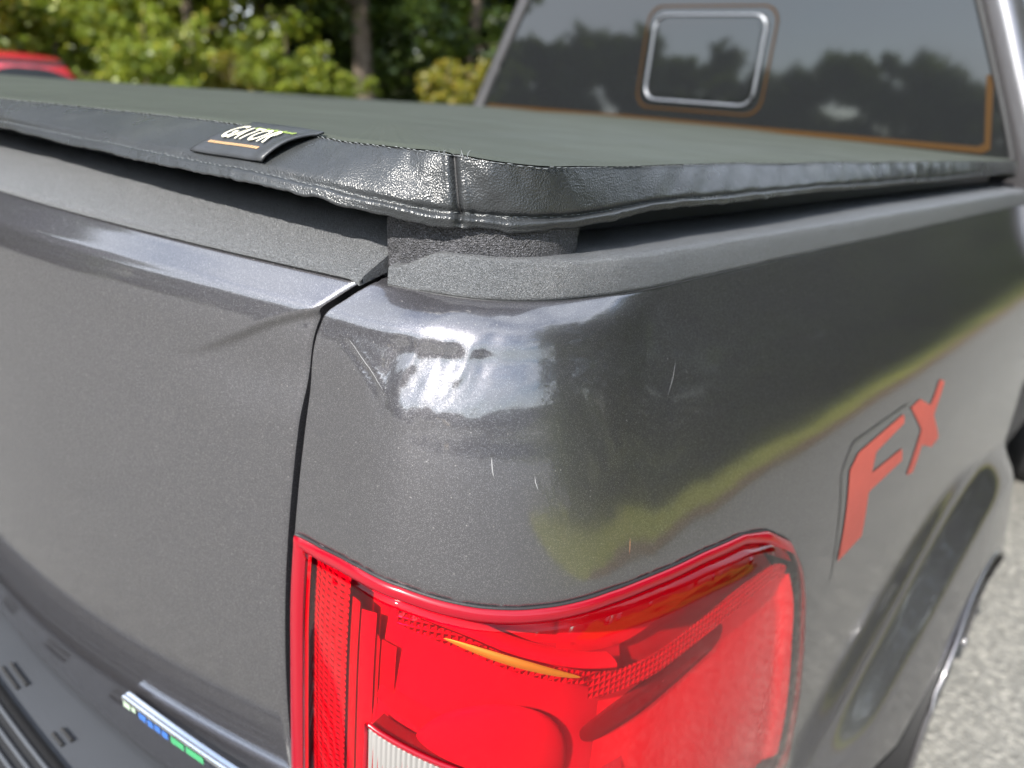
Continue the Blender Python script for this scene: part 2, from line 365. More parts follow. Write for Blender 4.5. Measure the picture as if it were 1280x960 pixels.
def plant(name, data, k, leaf, loc, rz, s, label, cat, group=None):
    e = empty(name, label, cat, loc, rz, group); e.scale = (s, s, s)
    link(bpy.data.objects.new('trunk', data[k][0]), e)
    key = (id(data), k, leaf)
    if key not in LEAFMESH:
        cm = data[k][1] if not any(q[:2] == key[:2] for q in LEAFMESH) else data[k][1].copy()
        cm.materials.clear(); cm.materials.append(LEAF[leaf]); LEAFMESH[key] = cm
    link(bpy.data.objects.new('crown', LEAFMESH[key]), e); return e
CX, CY = 1.205, -.40
def away(dx, dy, d): L = math.hypot(dx, dy); return (CX + dx / L * d, CY + dy / L * d, 0)
# behind the cover, left to right in the picture
G1 = 'trees at the edge of the lot'
for dx, dy, d, k, lf, rz, s, lab in [
        (-.953, .262, 21, 2, 0, .4, 1.0, 'sunlit leafy tree standing left of the red car'),
        (-.925, .375, 22, 0, 0, 1.9, 1.0, 'broad bright green tree right behind the red car'),
        (-.890, .450, 20.5, 2, 0, 3.1, 1.05, 'low branching green tree just right of the red car'),
        (-.850, .520, 22.5, 1, 1, .2, 1.0, 'deep green tree with a pale leaning trunk'),
        (-.786, .617, 19.5, 1, 1, 2.2, 1.0, 'tree with the straight brown trunk left of the cab'),
        (-.740, .672, 22.0, 0, 1, 4.0, .95, 'shaded tree between the brown trunk and the cab'),
        (-.700, .712, 20.0, 2, 1, 5.2, 1.15, 'dark tree showing right beside the cab pillar')]:
    plant('broadleaf_tree', TREE, k, lf, away(dx, dy, d), rz, s, lab, 'tree', G1)
G2 = 'shrubs at the edge of the lot'
for dx, dy, d, k, lf, rz, s, lab in [
        (-.960, .270, 17.5, 1, 2, .3, .95, 'yellowing shrub above the left end of the red car'),
        (-.935, .352, 18.0, 0, 0, 1.2, 1.15, 'bright green shrub over the red car roof'),
        (-.908, .420, 16.5, 1, 0, 2.0, .80, 'light green shrub beside the red car'),
        (-.872, .490, 17.5, 0, 2, 4.1, .75, 'small golden shrub low above the cover'),
        (-.838, .545, 17.0, 1, 0, 5.0, .72, 'green shrub below the pale leaning trunk'),
        (-.800, .600, 17.5, 0, 0, .9, .66, 'small bright shrub at the foot of the brown trunk'),
        (-.722, .690, 18.0, 0, 2, 2.7, .85, 'yellow green shrub against the cab pillar')]:
    plant('leafy_shrub', SHRUB, k, lf, away(dx, dy, d), rz, s, lab, 'shrub', G2)
# the wood as a mass: behind those trees, along the right verge and far behind the truck
def wood(name, pts, depth, height, n, size, label, seed, leaf=1, base=.3, var=1.):
    rg = np.random.default_rng(seed); pts = resample(np.array(pts, float), .5); i = rg.integers(0, len(pts), n)
    t = np.gradient(pts, axis=0); t /= np.linalg.norm(t, axis=1, keepdims=True); nr = np.stack([-t[:, 1], t[:, 0]], 1)
    q = pts[i] + nr[i] * (rg.random(n) ** 1.4 * depth)[:, None]
    H = height * (.72 + var * (.22 * vnoise(i * .5 * .35, i * 0, seed) + .12 * vnoise(i * .5 * 1.1, i * 0, seed + 3)))
    z = base + (H - base) * rg.random(n) ** .85
    C = np.column_stack([q, z]); per = 26
    v, f = leaves(C, .45 + .75 * rg.random(n), per, size, rg)
    o = mesh(name, v, f, LEAF[leaf], None, False); stuff(o); tag(o, label, 'woodland'); return o
wood('woodland', [away(-.99, .10, 25)[:2], away(-.93, .37, 25.5)[:2], away(-.80, .60, 25)[:2], away(-.62, .78, 25)[:2], away(-.40, .91, 30)[:2]][::-1], -6, 12, 2600, .20, 'dark wood filling the gaps behind the trees at the lot edge', 5)
wood('woodland', [(7.4, -.3), (6.2, 1.2), (5.9, 4), (5.9, 20), (6.4, 45)], -7, 13, 5200, .125, 'wood along the right verge, mirrored dark in the bed side', 6)
wood('woodland', [(-60, -14), (-38, -34), (-8, -46), (30, -52), (80, -44), (120, -20), (130, 15), (120, 60)], -9, 12.5, 4800, .70, 'wooded rise behind the truck, mirrored in the cab window', 8, 1, .3, .45)
wood('woodland', [(-26, 12), (-26, -4), (-22, -17)], 6, 19, 2800, .38, 'trees behind and left of the truck, mirrored in the cab window', 9)

# ------------------------------------------------------------------ pickup truck
truck = empty('pickup_truck', 'dark grey metallic pickup with dented rear corner and red tail lamp', 'pickup truck')
# outline of the tail lamp opening on the corner, as (length round the corner, height)
LAMP = np.array([(-.001,1.1400),(.024,1.1432),(.045,1.1490),(.065,1.1529),(.085,1.1538),(.106,1.1530),(.139,1.1488),(.1696,1.1457),(.200,1.1442),(.232,1.1434),(.2765,1.1441),(.3345,1.1412),(.408,1.1360),(.480,1.1280),
                 (.531,1.1135),(.582,1.0845),(.6188,1.0415),(.646,.9936),(.6766,.912),(.717,.790),(.744,.690),(.738,.672),(.70,.665),(.30,.665),(.05,.665),(-.001,.665)])
LAMP = resample(np.concatenate([LAMP, LAMP[:1]]), .006)[:-1]

def gauss(u, z, u0, z0, su, sz, ang=0.):
    c, s = math.cos(ang), math.sin(ang); a = (u - u0) * c + (z - z0) * s; b = -(u - u0) * s + (z - z0) * c
    return np.exp(-.5 * (a / su) ** 2 - .5 * (b / sz) ** 2)
def crease(u, z, p, q, w):
    p = np.array(p); q = np.array(q); e = q - p; t = np.clip(((u - p[0]) * e[0] + (z - p[1]) * e[1]) / (e @ e), 0, 1)
    d = np.hypot(u - p[0] - t * e[0], z - p[1] - t * e[1]); return np.exp(-(d / w) ** 2) * (1 - .75 * np.abs(2 * t - 1) ** 3)
def dents(u, z):
    """height in metres of the crumpled patch on the upper corner (minus = pushed in)"""
    h = -.0044 * gauss(u, z, .100, 1.312, .046, .020)
    h += -.0012 * gauss(u, z, .064, 1.316, .006, .012, -.25) + .0009 * gauss(u, z, .076, 1.316, .0045, .013, -.25)
    h += -.0013 * gauss(u, z, .089, 1.309, .007, .014, -.2) + .0010 * gauss(u, z, .103, 1.300, .009, .014, -.5)
    h += -.0015 * gauss(u, z, .118, 1.322, .006, .011, -.2) + .0018 * gauss(u, z, .133, 1.322, .0065, .011, -.45)
    h += -.0012 * gauss(u, z, .147, 1.330, .005, .011, -.3)
    h += -.0009 * gauss(u, z, .062, 1.287, .007, .014, .35) + .0009 * gauss(u, z, .077, 1.276, .010, .008)
    h += .0009 * gauss(u, z, .112, 1.286, .020, .008) - .0008 * gauss(u, z, .122, 1.345, .026, .005)
    for p, q, d, w in [((.021, 1.319), (.054, 1.296), -.0010, .0016), ((.024, 1.3215), (.059, 1.298), .0008, .0016), ((.040, 1.306), (.055, 1.2925), -.0008, .0016),
                       ((.050, 1.303), (.062, 1.2905), .0008, .0018), ((.064, 1.325), (.060, 1.302), -.0007, .0016), ((.081, 1.329), (.079, 1.308), .0007, .0018),
                       ((.138, 1.336), (.133, 1.306), -.0009, .0018), ((.122, 1.318), (.120, 1.296), .0006, .0018), ((.150, 1.337), (.149, 1.322), .0005, .0016)]:
        h = h + d * crease(u, z, p, q, w)
    h = h + .00025 * vnoise(u * 190, z * 190) * gauss(u, z, .09, 1.308, .06, .025)
    return h
STEP = .0028
ua = np.concatenate([np.arange(0, .78, STEP), np.arange(.78, 1.90, .009)])
za = np.concatenate([np.arange(.44, 1.06, .0046), np.arange(1.06, 1.3585, STEP), [1.360]])
UU, ZZ = np.meshgrid(ua, za, indexing='ij'); Q = np.stack([UU, ZZ], -1).reshape(-1, 2)
bb = (Q[:, 0] < .80) & (Q[:, 1] < 1.19); dist = np.full(len(Q), -1.); near = Q.copy(); dist[bb], near[bb] = sdist(Q[bb], LAMP); snap = (np.abs(dist) < .0026) & (Q[:, 0] > .001)
QS = np.where(snap[:, None], near, Q)
P = body(QS[:, 0], QS[:, 1]); N = body_n(QS[:, 0], QS[:, 1]); P = P + N * dents(QS[:, 0], QS[:, 1])[:, None]
P = P - N * (.0022 * np.exp(-np.clip(-dist, 0, 1) / .003) * (dist < .003))[:, None]           # rolled edge of the lamp opening
F = grid_faces(len(ua), len(za)); cen = QS[F].mean(1); bb = (cen[:, 0] < .80) & (cen[:, 1] < 1.19); cd_ = np.full(len(cen), -1.); cd_[bb] = sdist(cen[bb], LAMP)[0]
y = P[:, 1]; arch = np.hypot(P[F].mean(1)[:, 1] - WHEEL[0], P[F].mean(1)[:, 2] - WHEEL[1]) < .325
keep = (cd_ < 0) & ~arch
# the folded-in flange along the tailgate gap and under the rail
def flange(Pe, Ne, inward, n=7, r=.004, depth=.03):
    """Pe edge points, Ne outward normals, inward direction; quarter round then straight back"""
    rows = []
    for a in np.linspace(0, np.pi / 2, n)[1:]: rows.append(Pe + inward * r * math.sin(a) - Ne * r * (1 - math.cos(a)))
    rows.append(Pe + inward * r - Ne * depth); return np.array(rows)
ze = za; Pe = body(0 * ze, ze); Ne = body_n(0 * ze + .004, ze)
tn = body(0 * ze + .001, ze) - Pe; tn /= np.linalg.norm(tn, axis=1, keepdims=True)
fl = flange(Pe, Ne, -tn, depth=.045)
V1 = P; F1 = [tuple(q) for q in F[keep]]
nb = len(V1); V1 = np.concatenate([V1, fl.reshape(-1, 3)]); nz_ = len(za)
rows = np.concatenate([np.arange(nz_)[None], nb + np.arange(fl.shape[0] * nz_).reshape(fl.shape[0], nz_)])
for a in range(rows.shape[0] - 1):
    for j in range(nz_ - 1): F1.append((rows[a + 1, j], rows[a, j], rows[a, j + 1], rows[a + 1, j + 1]))
# top flange under the rail cap
it = np.arange(len(ua)) * nz_ + nz_ - 1; Pt = P[it]; Nt = N[it] * (1, 1, 0); Nt /= np.linalg.norm(Nt, axis=1, keepdims=True)
tf = np.array([Pt - Nt * .006 + (0, 0, .0015), Pt - Nt * .03 + (0, 0, .001)]); nb = len(V1); V1 = np.concatenate([V1, tf.reshape(-1, 3)])
rows = np.concatenate([it[None], nb + np.arange(2 * len(ua)).reshape(2, -1)])
for a in range(2):
    for j in range(len(ua) - 1): F1.append((rows[a, j], rows[a, j + 1], rows[a + 1, j + 1], rows[a + 1, j]))
bedside = tag(mesh('bed_side', V1, F1, PAINT, truck), 'right bed side with a crumpled dent above the tail lamp')
# the far bed side, plain
uc = np.concatenate([np.arange(0, .7, .02), np.arange(.7, 1.9, .04)]); zc = np.linspace(.44, 1.36, 44); PL = body(*np.meshgrid(uc, zc, indexing='ij')) * (-1, 1, 1)
grid('bed_side', PL, PAINT, truck, flip=True)
# wheel arches, liners and wheels
RUB = plastic('tyre_rubber', (.018, .018, .019), .75, 150, .4, .002); ALLOY = flat('alloy_wheel', (.35, .36, .38), .35, .9)
a = np.linspace(-.25, np.pi + .25, 40)
for sx in (1, -1):
    ly, lz = WHEEL[0] + .325 * np.cos(a), WHEEL[1] + .325 * np.sin(a); lip = np.stack([sx * (.978 + flare(ly, lz)), ly, lz], 1); lip2 = lip.copy(); lip2[:, 0] = sx * .72
    grid('wheel_arch_liner', np.array([lip * (1, 1, 1) - (sx * .002, 0, 0), lip2]), DARK, truck, flip=sx > 0)
    tube('wheel_arch_lip', lip, .006, PAINT, truck, 8)
def wheel(x, yy, sx):
    a = np.linspace(0, 2 * np.pi, 48, endpoint=False); prof = [(-.13, .21), (-.135, .255), (-.12, .298), (-.06, .315), (.06, .315), (.12, .298), (.135, .255), (.125, .215), (.10, .208)]
    T = np.array([[(x + sx * px, yy + pr * math.cos(t), .315 + pr * math.sin(t)) for t in a] for px, pr in prof])
    w = grid('tyre', T, RUB, truck, flip=sx < 0, wv=True)
    prof = [(.10, .209), (.118, .202), (.105, .185), (.06, .175), (.05, .12), (.085, .07), (.09, .0005)]
    T = np.array([[(x + sx * px, yy + pr * math.cos(t) * (1 if j not in (3, 4) else 1 + .0 * t), .315 + pr * math.sin(t)) for t in a] for j, (px, pr) in enumerate(prof)])
    r = grid('rim', T, ALLOY, w, flip=sx < 0, wv=True)
    for k in range(6):
        t = k * math.pi / 3; c = np.array([x + sx * .095, yy, .315]); d = np.array([0, math.cos(t), math.sin(t)])
        tube('spoke', [c + d * .05, c + d * .14, c + d * .195 + (sx * .01, 0, 0)], [.028, .022, .026], ALLOY, w, 6)
for sx in (1, -1):
    wheel(sx * .84, WHEEL[0], sx)

# rail caps: textured strips that run round the corner and along the top of each bed side
capprof = np.array([(.004, 1.3575), (-.0005, 1.3605), (-.0005, 1.363), (.0022, 1.379), (.0034, 1.3855), (.0050, 1.3878), (.0085, 1.3892), (.075, 1.3925), (.095, 1.391)])
ucap = np.concatenate([np.linspace(.010, .42, 150), np.linspace(.43, 1.87, 90)])
tp = spl(ucap, US, TOP); tn = np.gradient(tp, ucap, axis=0); tn /= np.linalg.norm(tn, axis=1, keepdims=True); nn = np.stack([-tn[:, 1], tn[:, 0]], 1)
CP = np.array([[np.append(tp[i] + nn[i] * d * min(1, .25 + i / 12), 1.3575 + (z - 1.3575) * float(.50 + .50 * sstep(.010, .060, ucap[i]))) for d, z in capprof] for i in range(len(ucap))])
CP[:, 1:, 2] += .0007 * vnoise(ucap[:, None] * 30, np.arange(1, len(capprof))[None] * .7 + 0 * ucap[:, None])
cap = tag(grid('rail_cap', CP, CAPMAT, truck, flip=True), 'textured black plastic rail cap rounding the corner')
endf = [tuple(range(len(capprof)))]
mesh('rail_cap_end', CP[0], endf, CAPMAT, cap, False)
grid('rail_cap', CP * (-1, 1, 1), CAPMAT, truck)
# a thin black seal line between cap and paint
tube('rail_seal', np.column_stack([tp + nn * .0005, np.full(len(tp), 1.3588)]), .0016, BLACK, truck, 6)

# bed front wall and floor that close the box below the cover
box('bed_front_wall', (0, 1.695, .99), (1.70, .03, .78), PAINT, truck)
box('bed_floor', (0, .85, .66), (1.60, 1.66, .03), DARK, truck)

# ------------------------------------------------------------------ tailgate
tgroot = bpy.data.objects.new('tailgate', None); link(tgroot, truck)
xs = np.concatenate([np.linspace(-.752, .50, 70)[:-1], np.linspace(.50, .752, 92)]); zt = np.concatenate([np.linspace(.70, 1.20, 70)[:-1], np.linspace(1.20, 1.3605, 64)])
def tg_relief(x, z):
    """stamped wedge that dies out towards the middle of the gate"""
    # upper crease runs from (.595,1.268) up to (.745,1.326), lower one from there down to (.75,1.268)
    up = spl(x, [.56, .60, .66, .71, .76], [1.268, 1.272, 1.294, 1.317, 1.335]); lo = spl(x, [.56, .60, .64, .69, .76], [1.268, 1.263, 1.257, 1.260, 1.268])
    ins = sstep(-.004, .004, up - z) * sstep(-.034, .030, z - lo); k = sstep(.56, .70, x)
    r = .0050 * k * ins
    r = r - .0006 * k * np.exp(-((z - up) / .004) ** 2)
    return r
X, Z = np.meshgrid(xs, zt, indexing='ij'); gx = gapx(Z) - .0115
XX = np.where(np.abs(X) > .50, np.sign(X) * (.50 + (np.abs(X) - .50) / .252 * (gx - .50)), X)
# crisp shoulder: the top band leans back, the face below stands nearly upright
YY = tg(np.clip(XX / gx * .752, -.752, .752), Z) + tg_relief(np.abs(X), Z)
TG = np.stack([XX, YY, Z], -1)
edge = np.clip((.752 - np.abs(X)) / .008, 0, 1); TG[..., 1] += .0025 * (1 - np.sqrt(np.clip(1 - (1 - edge) ** 2, 0, 1)))
skin = grid('panel', TG, PAINT, tgroot)
for sx, i in ((1, -1), (-1, 0)):
    e = TG[i]; rows = [e, e + (sx * .0006, .010, 0), e + (0, .060, 0)]; grid('side_flange', np.array(rows), PAINT, skin, flip=sx < 0)
# tailgate cap: leaning textured strip
xc = np.linspace(-.746, .741, 160); capp = [(-.0035, 1.3595), (-.004, 1.3625), (.000, 1.3665), (.010, 1.3725), (.034, 1.3865), (.050, 1.3945), (.062, 1.3985), (.095, 1.4005), (.13, 1.3985)]
tcp = np.array([[(x, float(tg(x, 1.36)) + d, z) for d, z in capp] for x in xc])
endr = sstep(0, .012, np.minimum(xc + .746, .741 - xc)); tcp[..., 2] -= (.004 * (1 - endr))[:, None]
tcp[:, 2:-1, 2] += .0006 * vnoise(xc[:, None] * 22, np.arange(2, len(capp) - 1)[None] * .9 + 0 * xc[:, None])
tcap = tag(grid('tailgate_cap', tcp, CAPMAT, tgroot), 'textured black plastic strip along the tailgate top')
for i in (0, -1): mesh('cap_end', tcp[i], [tuple(range(len(capp)))], CAPMAT, tcap, False)
tube('cap_seal', np.column_stack([xc, tg(xc, 1.36) - .0008, np.full(len(xc), 1.3592)]), .0017, BLACK, tgroot, 6)
box('inner_panel', (0, .02, 1.03), (1.44, .05, .62), DARK, tgroot)
# dark jamb behind the gap
box('tailgate_jamb', (.775, .045, 1.03), (.09, .02, .62), DARK, truck); box('tailgate_jamb', (-.775, .045, 1.03), (.09, .02, .62), DARK, truck)

# badge: chrome bar with blue and green enamel on its face
bx = np.linspace(.452, .70, 22); zb = .836
by = tg(bx, zb) - .001
bprof = [(0, -.010), (-.0065, -.0095), (-.0085, -.0075), (-.0085, .0035), (-.0075, .006), (-.0050, .0068), (-.0045, .0060), (-.0036, .0068), (0, .0075)]
B = np.array([[(x, yy + d, zb + h) for d, h in bprof] for x, yy in zip(bx, by)])
B[0, :, 0] += .003; badge = tag(grid('badge', B, CHROME, tgroot, flip=False), 'chrome badge bar with blue and green enamel')
mesh('badge_end', B[0], [tuple(range(len(bprof)))], CHROME, badge, False)
def enamel(name, x0, x1, z0, z1, mat):
    x = np.linspace(x0, x1, 8); yy = tg(x, zb) - .0102
    grid(name, np.array([np.stack([x, yy, zb + z0 + 0 * x], 1), np.stack([x, yy, zb + z1 + 0 * x], 1)]).transpose(1, 0, 2), mat, badge, flip=False)
enamel('pale_leaf', .458, .470, -.0055, .002, PALE); enamel('pale_leaf', .473, .480, -.004, .0025, PALE)
for k, (x0, x1, h) in enumerate([(.486, .499, .0), (.5015, .511, -.001), (.5135, .5235, -.0005), (.526, .536, -.001)]): enamel('blue_letter_block', x0, x1, -.0065 + h, .0022 + h, BLUEP)
enamel('green_band', .541, .562, -.007, .0018, GREENE); enamel('green_band', .565, .592, -.0065, .0022, GREENE)

# ------------------------------------------------------------------ rear bumper with ridged step pad
BUMP = plastic('satin_grey_bumper_paint', (.062, .066, .074), .34, 900, .15, .0004, .12)
xb = np.linspace(-.97, .97, 120)
def by0(x): return -.10 - .10 * (1 - (np.abs(x) / .97) ** 2.6)
bp = [(.10, .690), (.03, .700), (-.02, .7005), (-.075, .699), (-.10, .693), (-.112, .675), (-.118, .64), (-.118, .56), (-.10, .50), (-.06, .47), (.06, .47)]
BM = np.array([[(x, by0(x) + d, z) for d, z in bp] for x in xb]); bumper = grid('rear_bumper', BM, BUMP, truck, flip=False)
for i in (0, -1): mesh('bumper_end', BM[i], [tuple(range(len(bp)))], BUMP, bumper, False)
xp = np.linspace(-.42, .66, 60)
pad = np.array([[(x, by0(x) + d, z) for d, z in [(.012, .6985), (.010, .7055), (-.004, .7075), (-.062, .7065), (-.078, .7035), (-.082, .697)]] for x in xp]); sp = grid('step_pad', pad, BLACK, bumper)
for d in (-.006, -.020, -.034, -.048): tube('step_rib', np.column_stack([xp, by0(xp) + d, np.full(60, .7078)]), .0030, BUMP, sp, 6)
for x0, ln in ((-.02, .045), (.13, .06), (.30, .03)):
    for d in (.024, .035):
        x = np.linspace(x0, x0 + ln, 6); tube('slot', np.column_stack([x, by0(x) + d, np.full(6, .7002)]), .0026, DARK, bumper, 6)
tube('bumper_edge_line', np.column_stack([xb, by0(xb) - .088, np.full(120, .6985)]), .0022, SILVER, bumper, 6)

# ------------------------------------------------------------------ red and grey lettering on the bed side
def on_body(poly, off, name, mat, parent, step=.006):
    """thin vinyl polygon laid on the bed side: grid clipped to a (u,z) polygon"""
    poly = resample(np.concatenate([poly, poly[:1]]), step)[:-1]; lo = poly.min(0) - step; hi = poly.max(0) + step
    g = np.stack(np.meshgrid(np.arange(lo[0], hi[0], step), np.arange(lo[1], hi[1], step), indexing='ij'), -1); s = g.shape; q = g.reshape(-1, 2)
    d, n = sdist(q, poly); k = np.abs(d) < step * .75; q = np.where(k[:, None], n, q); f = grid_faces(s[0], s[1]); c, _ = sdist(q[f].mean(1), poly); f = f[c > 0]
    return mesh(name, body(q[:, 0], q[:, 1]) + body_n(q[:, 0], q[:, 1]) * off, f, mat, parent, False)
decal = bpy.data.objects.new('bed_side_lettering', None); link(decal, truck); decal['label'] = 'faded red letters FX with grey outline on the bed side'
Fp = np.array([(.752,.989),(.832,.994),(.824,1.060),(.9546,1.0645),(.9464,1.0844),(.826,1.085),(.835,1.1105),(.945,1.1212),(.939,1.135),(.770,1.128),(.744,1.113)])
Xp = np.array([(.992,1.030),(1.025,1.024),(1.048,1.061),(1.107,1.041),(1.142,1.047),(1.090,1.097),(1.135,1.138),(1.108,1.1478),(1.066,1.117),(1.010,1.1396),(.970,1.136),(1.032,1.089)])
on_body(Fp, .0010, 'letter_f', DECAL, decal, .005); on_body(Xp, .0010, 'letter_x', DECAL, decal, .004)
ol = [(.744,.965),(.720,1.118),(.751,1.145),(.958,1.1445)]; ol = resample(np.array(ol), .01)
ot = np.gradient(ol, axis=0); ot /= np.linalg.norm(ot, axis=1, keepdims=True); on_ = np.stack([-ot[:, 1], ot[:, 0]], 1) * .0016
grid('letter_outline', np.array([body((ol + on_ * k)[:, 0], (ol + on_ * k)[:, 1]) + body_n(ol[:, 0], ol[:, 1]) * .0010 for k in (-1, 1)]), DECALG, decal)
# scratches and chips on the corner
SCR = flat('bare_scratch', (.24, .24, .245), .55); SCRR = flat('rusty_scratch', (.34, .16, .09), .6)
for pts, r, mt in [([(.381, 1.3048), (.371, 1.290), (.3544, 1.2748)], .00035, SCR), ([(.2984, 1.1830), (.2984, 1.176), (.299, 1.1665)], .0006, SCRR),
                   ([(.1639, 1.2612), (.1658, 1.252), (.1688, 1.2436)], .0008, SCR), ([(.1995, 1.247), (.2005, 1.241), (.2045, 1.2335)], .0007, SCR),
                   ([(.0215, 1.3185), (.039, 1.306), (.054, 1.2945)], .0004, SCR), ([(.025, 1.320), (.046, 1.305), (.060, 1.293)], .00035, SCR), ([(.058, 1.3), (.063, 1.293), (.060, 1.287)], .0003, SCR)]:
    r *= .75; q = resample(np.array(pts), .002); h = dents(q[:, 0], q[:, 1]); jit = .0004 * vnoise(np.arange(len(q)) * .9, 0 * h)
    taper = r * np.sin(np.linspace(.15, np.pi - .15, len(q))) ** .6
    tube('scratch', body(q[:, 0] + jit, q[:, 1]) + body_n(q[:, 0], q[:, 1]) * (h - r * .55)[:, None], taper, mt, bedside, 5)

# ------------------------------------------------------------------ tail lamp
def lens_mat(name, col, rough=.03, dirt=.06):
    m = Nodes(name); bf = m.n('NewGeometry').outputs['Backfacing']; fr = m.n('Fresnel', {'IOR': m.math('ADD', 1.36, m.math('MULTIPLY', bf, 1 / 1.36 - 1.36))}).outputs[0]
    t = m.n('BsdfTransparent', {'Color': col}).outputs[0]; g = m.n('BsdfGlossy', {'Color': (1, 1, 1), 'Roughness': rough}).outputs[0]
    d = m.n('BsdfTranslucent', {'Color': tuple(c * .9 for c in col)}).outputs[0]; d2 = m.n('BsdfDiffuse', {'Color': tuple(c * .8 + .02 for c in col)}).outputs[0]
    a = m.n('MixShader', {0: dirt, 1: t, 2: d}).outputs[0]; a = m.n('MixShader', {0: dirt, 1: a, 2: d2}).outputs[0]
    return m.done(m.n('MixShader', {0: fr, 1: a, 2: g}).outputs[0])
LENS = lens_mat('red_lens_plastic', (.99, .001, .11), .03, .006); RIMM = None
m = Nodes('deep_red_lens_rim'); RIMM = m.done(m.pbr(base=(.25, .001, .010), rough=.28, coat=.35, coat_rough=.06, spec=.4))
def inner(name, col, rough, metallic=0., cells=0., strength=1., glow=None):
    m = Nodes(name); k = {}
    if cells:
        tcn = m.n('TexCoord').outputs['UV']; w = m.n('TexWave', {'Vector': tcn, 'Scale': cells}, wave_type='BANDS', bands_direction='X').outputs['Fac']
        w2 = m.n('TexWave', {'Vector': tcn, 'Scale': cells}, wave_type='BANDS', bands_direction='Y').outputs['Fac']
        k['normal'] = m.bump(m.math('MAXIMUM', w, w2), strength, .003)
    return m.done(m.pbr(base=col, rough=rough, metallic=metallic, **k))
REFL = inner('prismatic_reflector', (.90, .62, .62), .18, .55, 52, 1.0); BOWL = inner('red_diffuser', (.50, .35, .52), .45); BEZEL = inner('lamp_bezel', (.66, .45, .48), .3, .3)
HOUSE = inner('lamp_housing', (.72, .48, .52), .45); LEDGE = inner('chrome_lamp_ledge', (.80, .60, .70), .45, .2); SLOT = inner('dark_lamp_slot', (.20, .15, .15), .35)
SIDEM = inner('side_marker_diffuser', (.85, .60, .60), .35); CLEAR = inner('frosted_white_lens', (.17, .16, .15), .45)
lamp = bpy.data.objects.new('tail_lamp', None); link(lamp, truck); lamp['label'] = 'red tail lamp wrapping round the rear corner'
# border strip of the lens, then the lens proper inside it
RW_ = .0170
tl = np.roll(LAMP, -1, 0) - np.roll(LAMP, 1, 0); tl /= np.linalg.norm(tl, axis=1, keepdims=True); nl = np.stack([tl[:, 1], -tl[:, 0]], 1)
if sdist(LAMP[50:51] + nl[50:51] * .004, LAMP)[0][0] < 0: nl = -nl
for _ in range(3): nl = (np.roll(nl, 1, 0) + nl + np.roll(nl, -1, 0)) / 3; nl /= np.linalg.norm(nl, axis=1, keepdims=True)
INS = LAMP + nl * RW_
def lp(u, z, o): return body(u, z) + body_n(u, z) * np.asarray(o)[..., None]
right = sstep(.48, .58, LAMP[:, 0])                                  # at the side end the border rises into the lens
prof = [(0, -.002), (0.0004, .0012), (.0015, .0026), (.004, .0034), (.0075, .0034), (.0098, .0026), (.0108, .0008), (.0115, .0003), (.0126, .0014), (.0140, .0023), (.0155, .0030), (.0170, .0034)]
proudL = 1 + 2.4 * sstep(.16, .50, LAMP[:, 0])                      # the lens stands further out towards its side end
strip = np.array([lp((LAMP + nl * d)[:, 0], (LAMP + nl * d)[:, 1], (o if d <= .0115 else .0003 + (o - .0003) * proudL) * (1 - right) + right * (-.001 + .0125 * np.sqrt(1 - (1 - min(1, d / .0168)) ** 2))) for d, o in prof])
kr = right < .5
grid('lens_rim', strip[:8], RIMM, lamp, wv=True, flip=True)
grid('lens_edge', strip[7:], LENS, lamp, wv=True, flip=True)
ul = np.arange(.006, .752, .0040); zl = np.concatenate([np.arange(.66, .90, .008), np.arange(.90, 1.166, .0040)])
Q = np.stack(np.meshgrid(ul, zl, indexing='ij'), -1).reshape(-1, 2); dist, near = sdist(Q, INS); sn = (np.abs(dist) < .0036)
Q = np.where(sn[:, None], near, Q); dist = np.where(sn, 0, dist)
F = grid_faces(len(ul), len(zl)); c, _ = sdist(Q[F].mean(1), INS); F = F[c > 0]
pr_ = 1 + 2.4 * sstep(.16, .50, Q[:, 0]); off = .0003 + (.0031 + .0012 * sstep(0, .02, dist)) * pr_
right = sstep(.48, .58, Q[:, 0]); off = off * (1 - right) + right * (.0115 + .001 * sstep(0, .03, dist))
V = lp(Q[:, 0], Q[:, 1], off); used = np.unique(F); mp_ = np.zeros(len(V), int); mp_[used] = np.arange(len(used))
mesh('lens', V[used], mp_[F], LENS, lamp)
# dark gasket round the opening
g = body(LAMP[:, 0], LAMP[:, 1]) - body_n(LAMP[:, 0], LAMP[:, 1]) * .0012; g = np.concatenate([g, g[:1]]); tube('gasket', g, .0017, BLACK, lamp, 6)
# inside pieces: (u,z) polygons at a depth below the skin
def uvgrid(name, P, mat, parent, su, sv, **k):
    o = grid(name, P, mat, parent, **k); me = o.data; uv = me.uv_layers.new(name='UVMap'); nv = P.shape[1]
    li = np.empty(len(me.loops), int); me.loops.foreach_get('vertex_index', li)
    co = np.stack([su.reshape(-1)[li], sv.reshape(-1)[li]], 1); uv.data.foreach_set('uv', co.reshape(-1)); return o
def patch(name, u0, u1, z0, z1, off, mat, parent=lamp, n=None, shape=None):
    nu = n or max(4, int((u1 - u0) / .006)); nv = max(4, int(abs((z1 if np.isscalar(z1) else 1.1) - (z0 if np.isscalar(z0) else .8)) / .006) + 2)
    a, b = np.meshgrid(np.linspace(0, 1, nu), np.linspace(0, 1, nv), indexing='ij'); u = u0 + (u1 - u0) * a
    zz0 = z0(u) if callable(z0) else z0; zz1 = z1(u) if callable(z1) else z1; z = zz0 + (zz1 - zz0) * b
    o = off(a, b) if callable(off) else off + 0 * a
    return uvgrid(name, lp(u, z, o), mat, parent, u, z)
ztop = lambda u: spl(u, [0, .07, .14, .20, .27, .38, .48, .531, .58, .62], [1.143, 1.143, 1.136, 1.131, 1.131, 1.126, 1.114, 1.099, 1.070, 1.028])
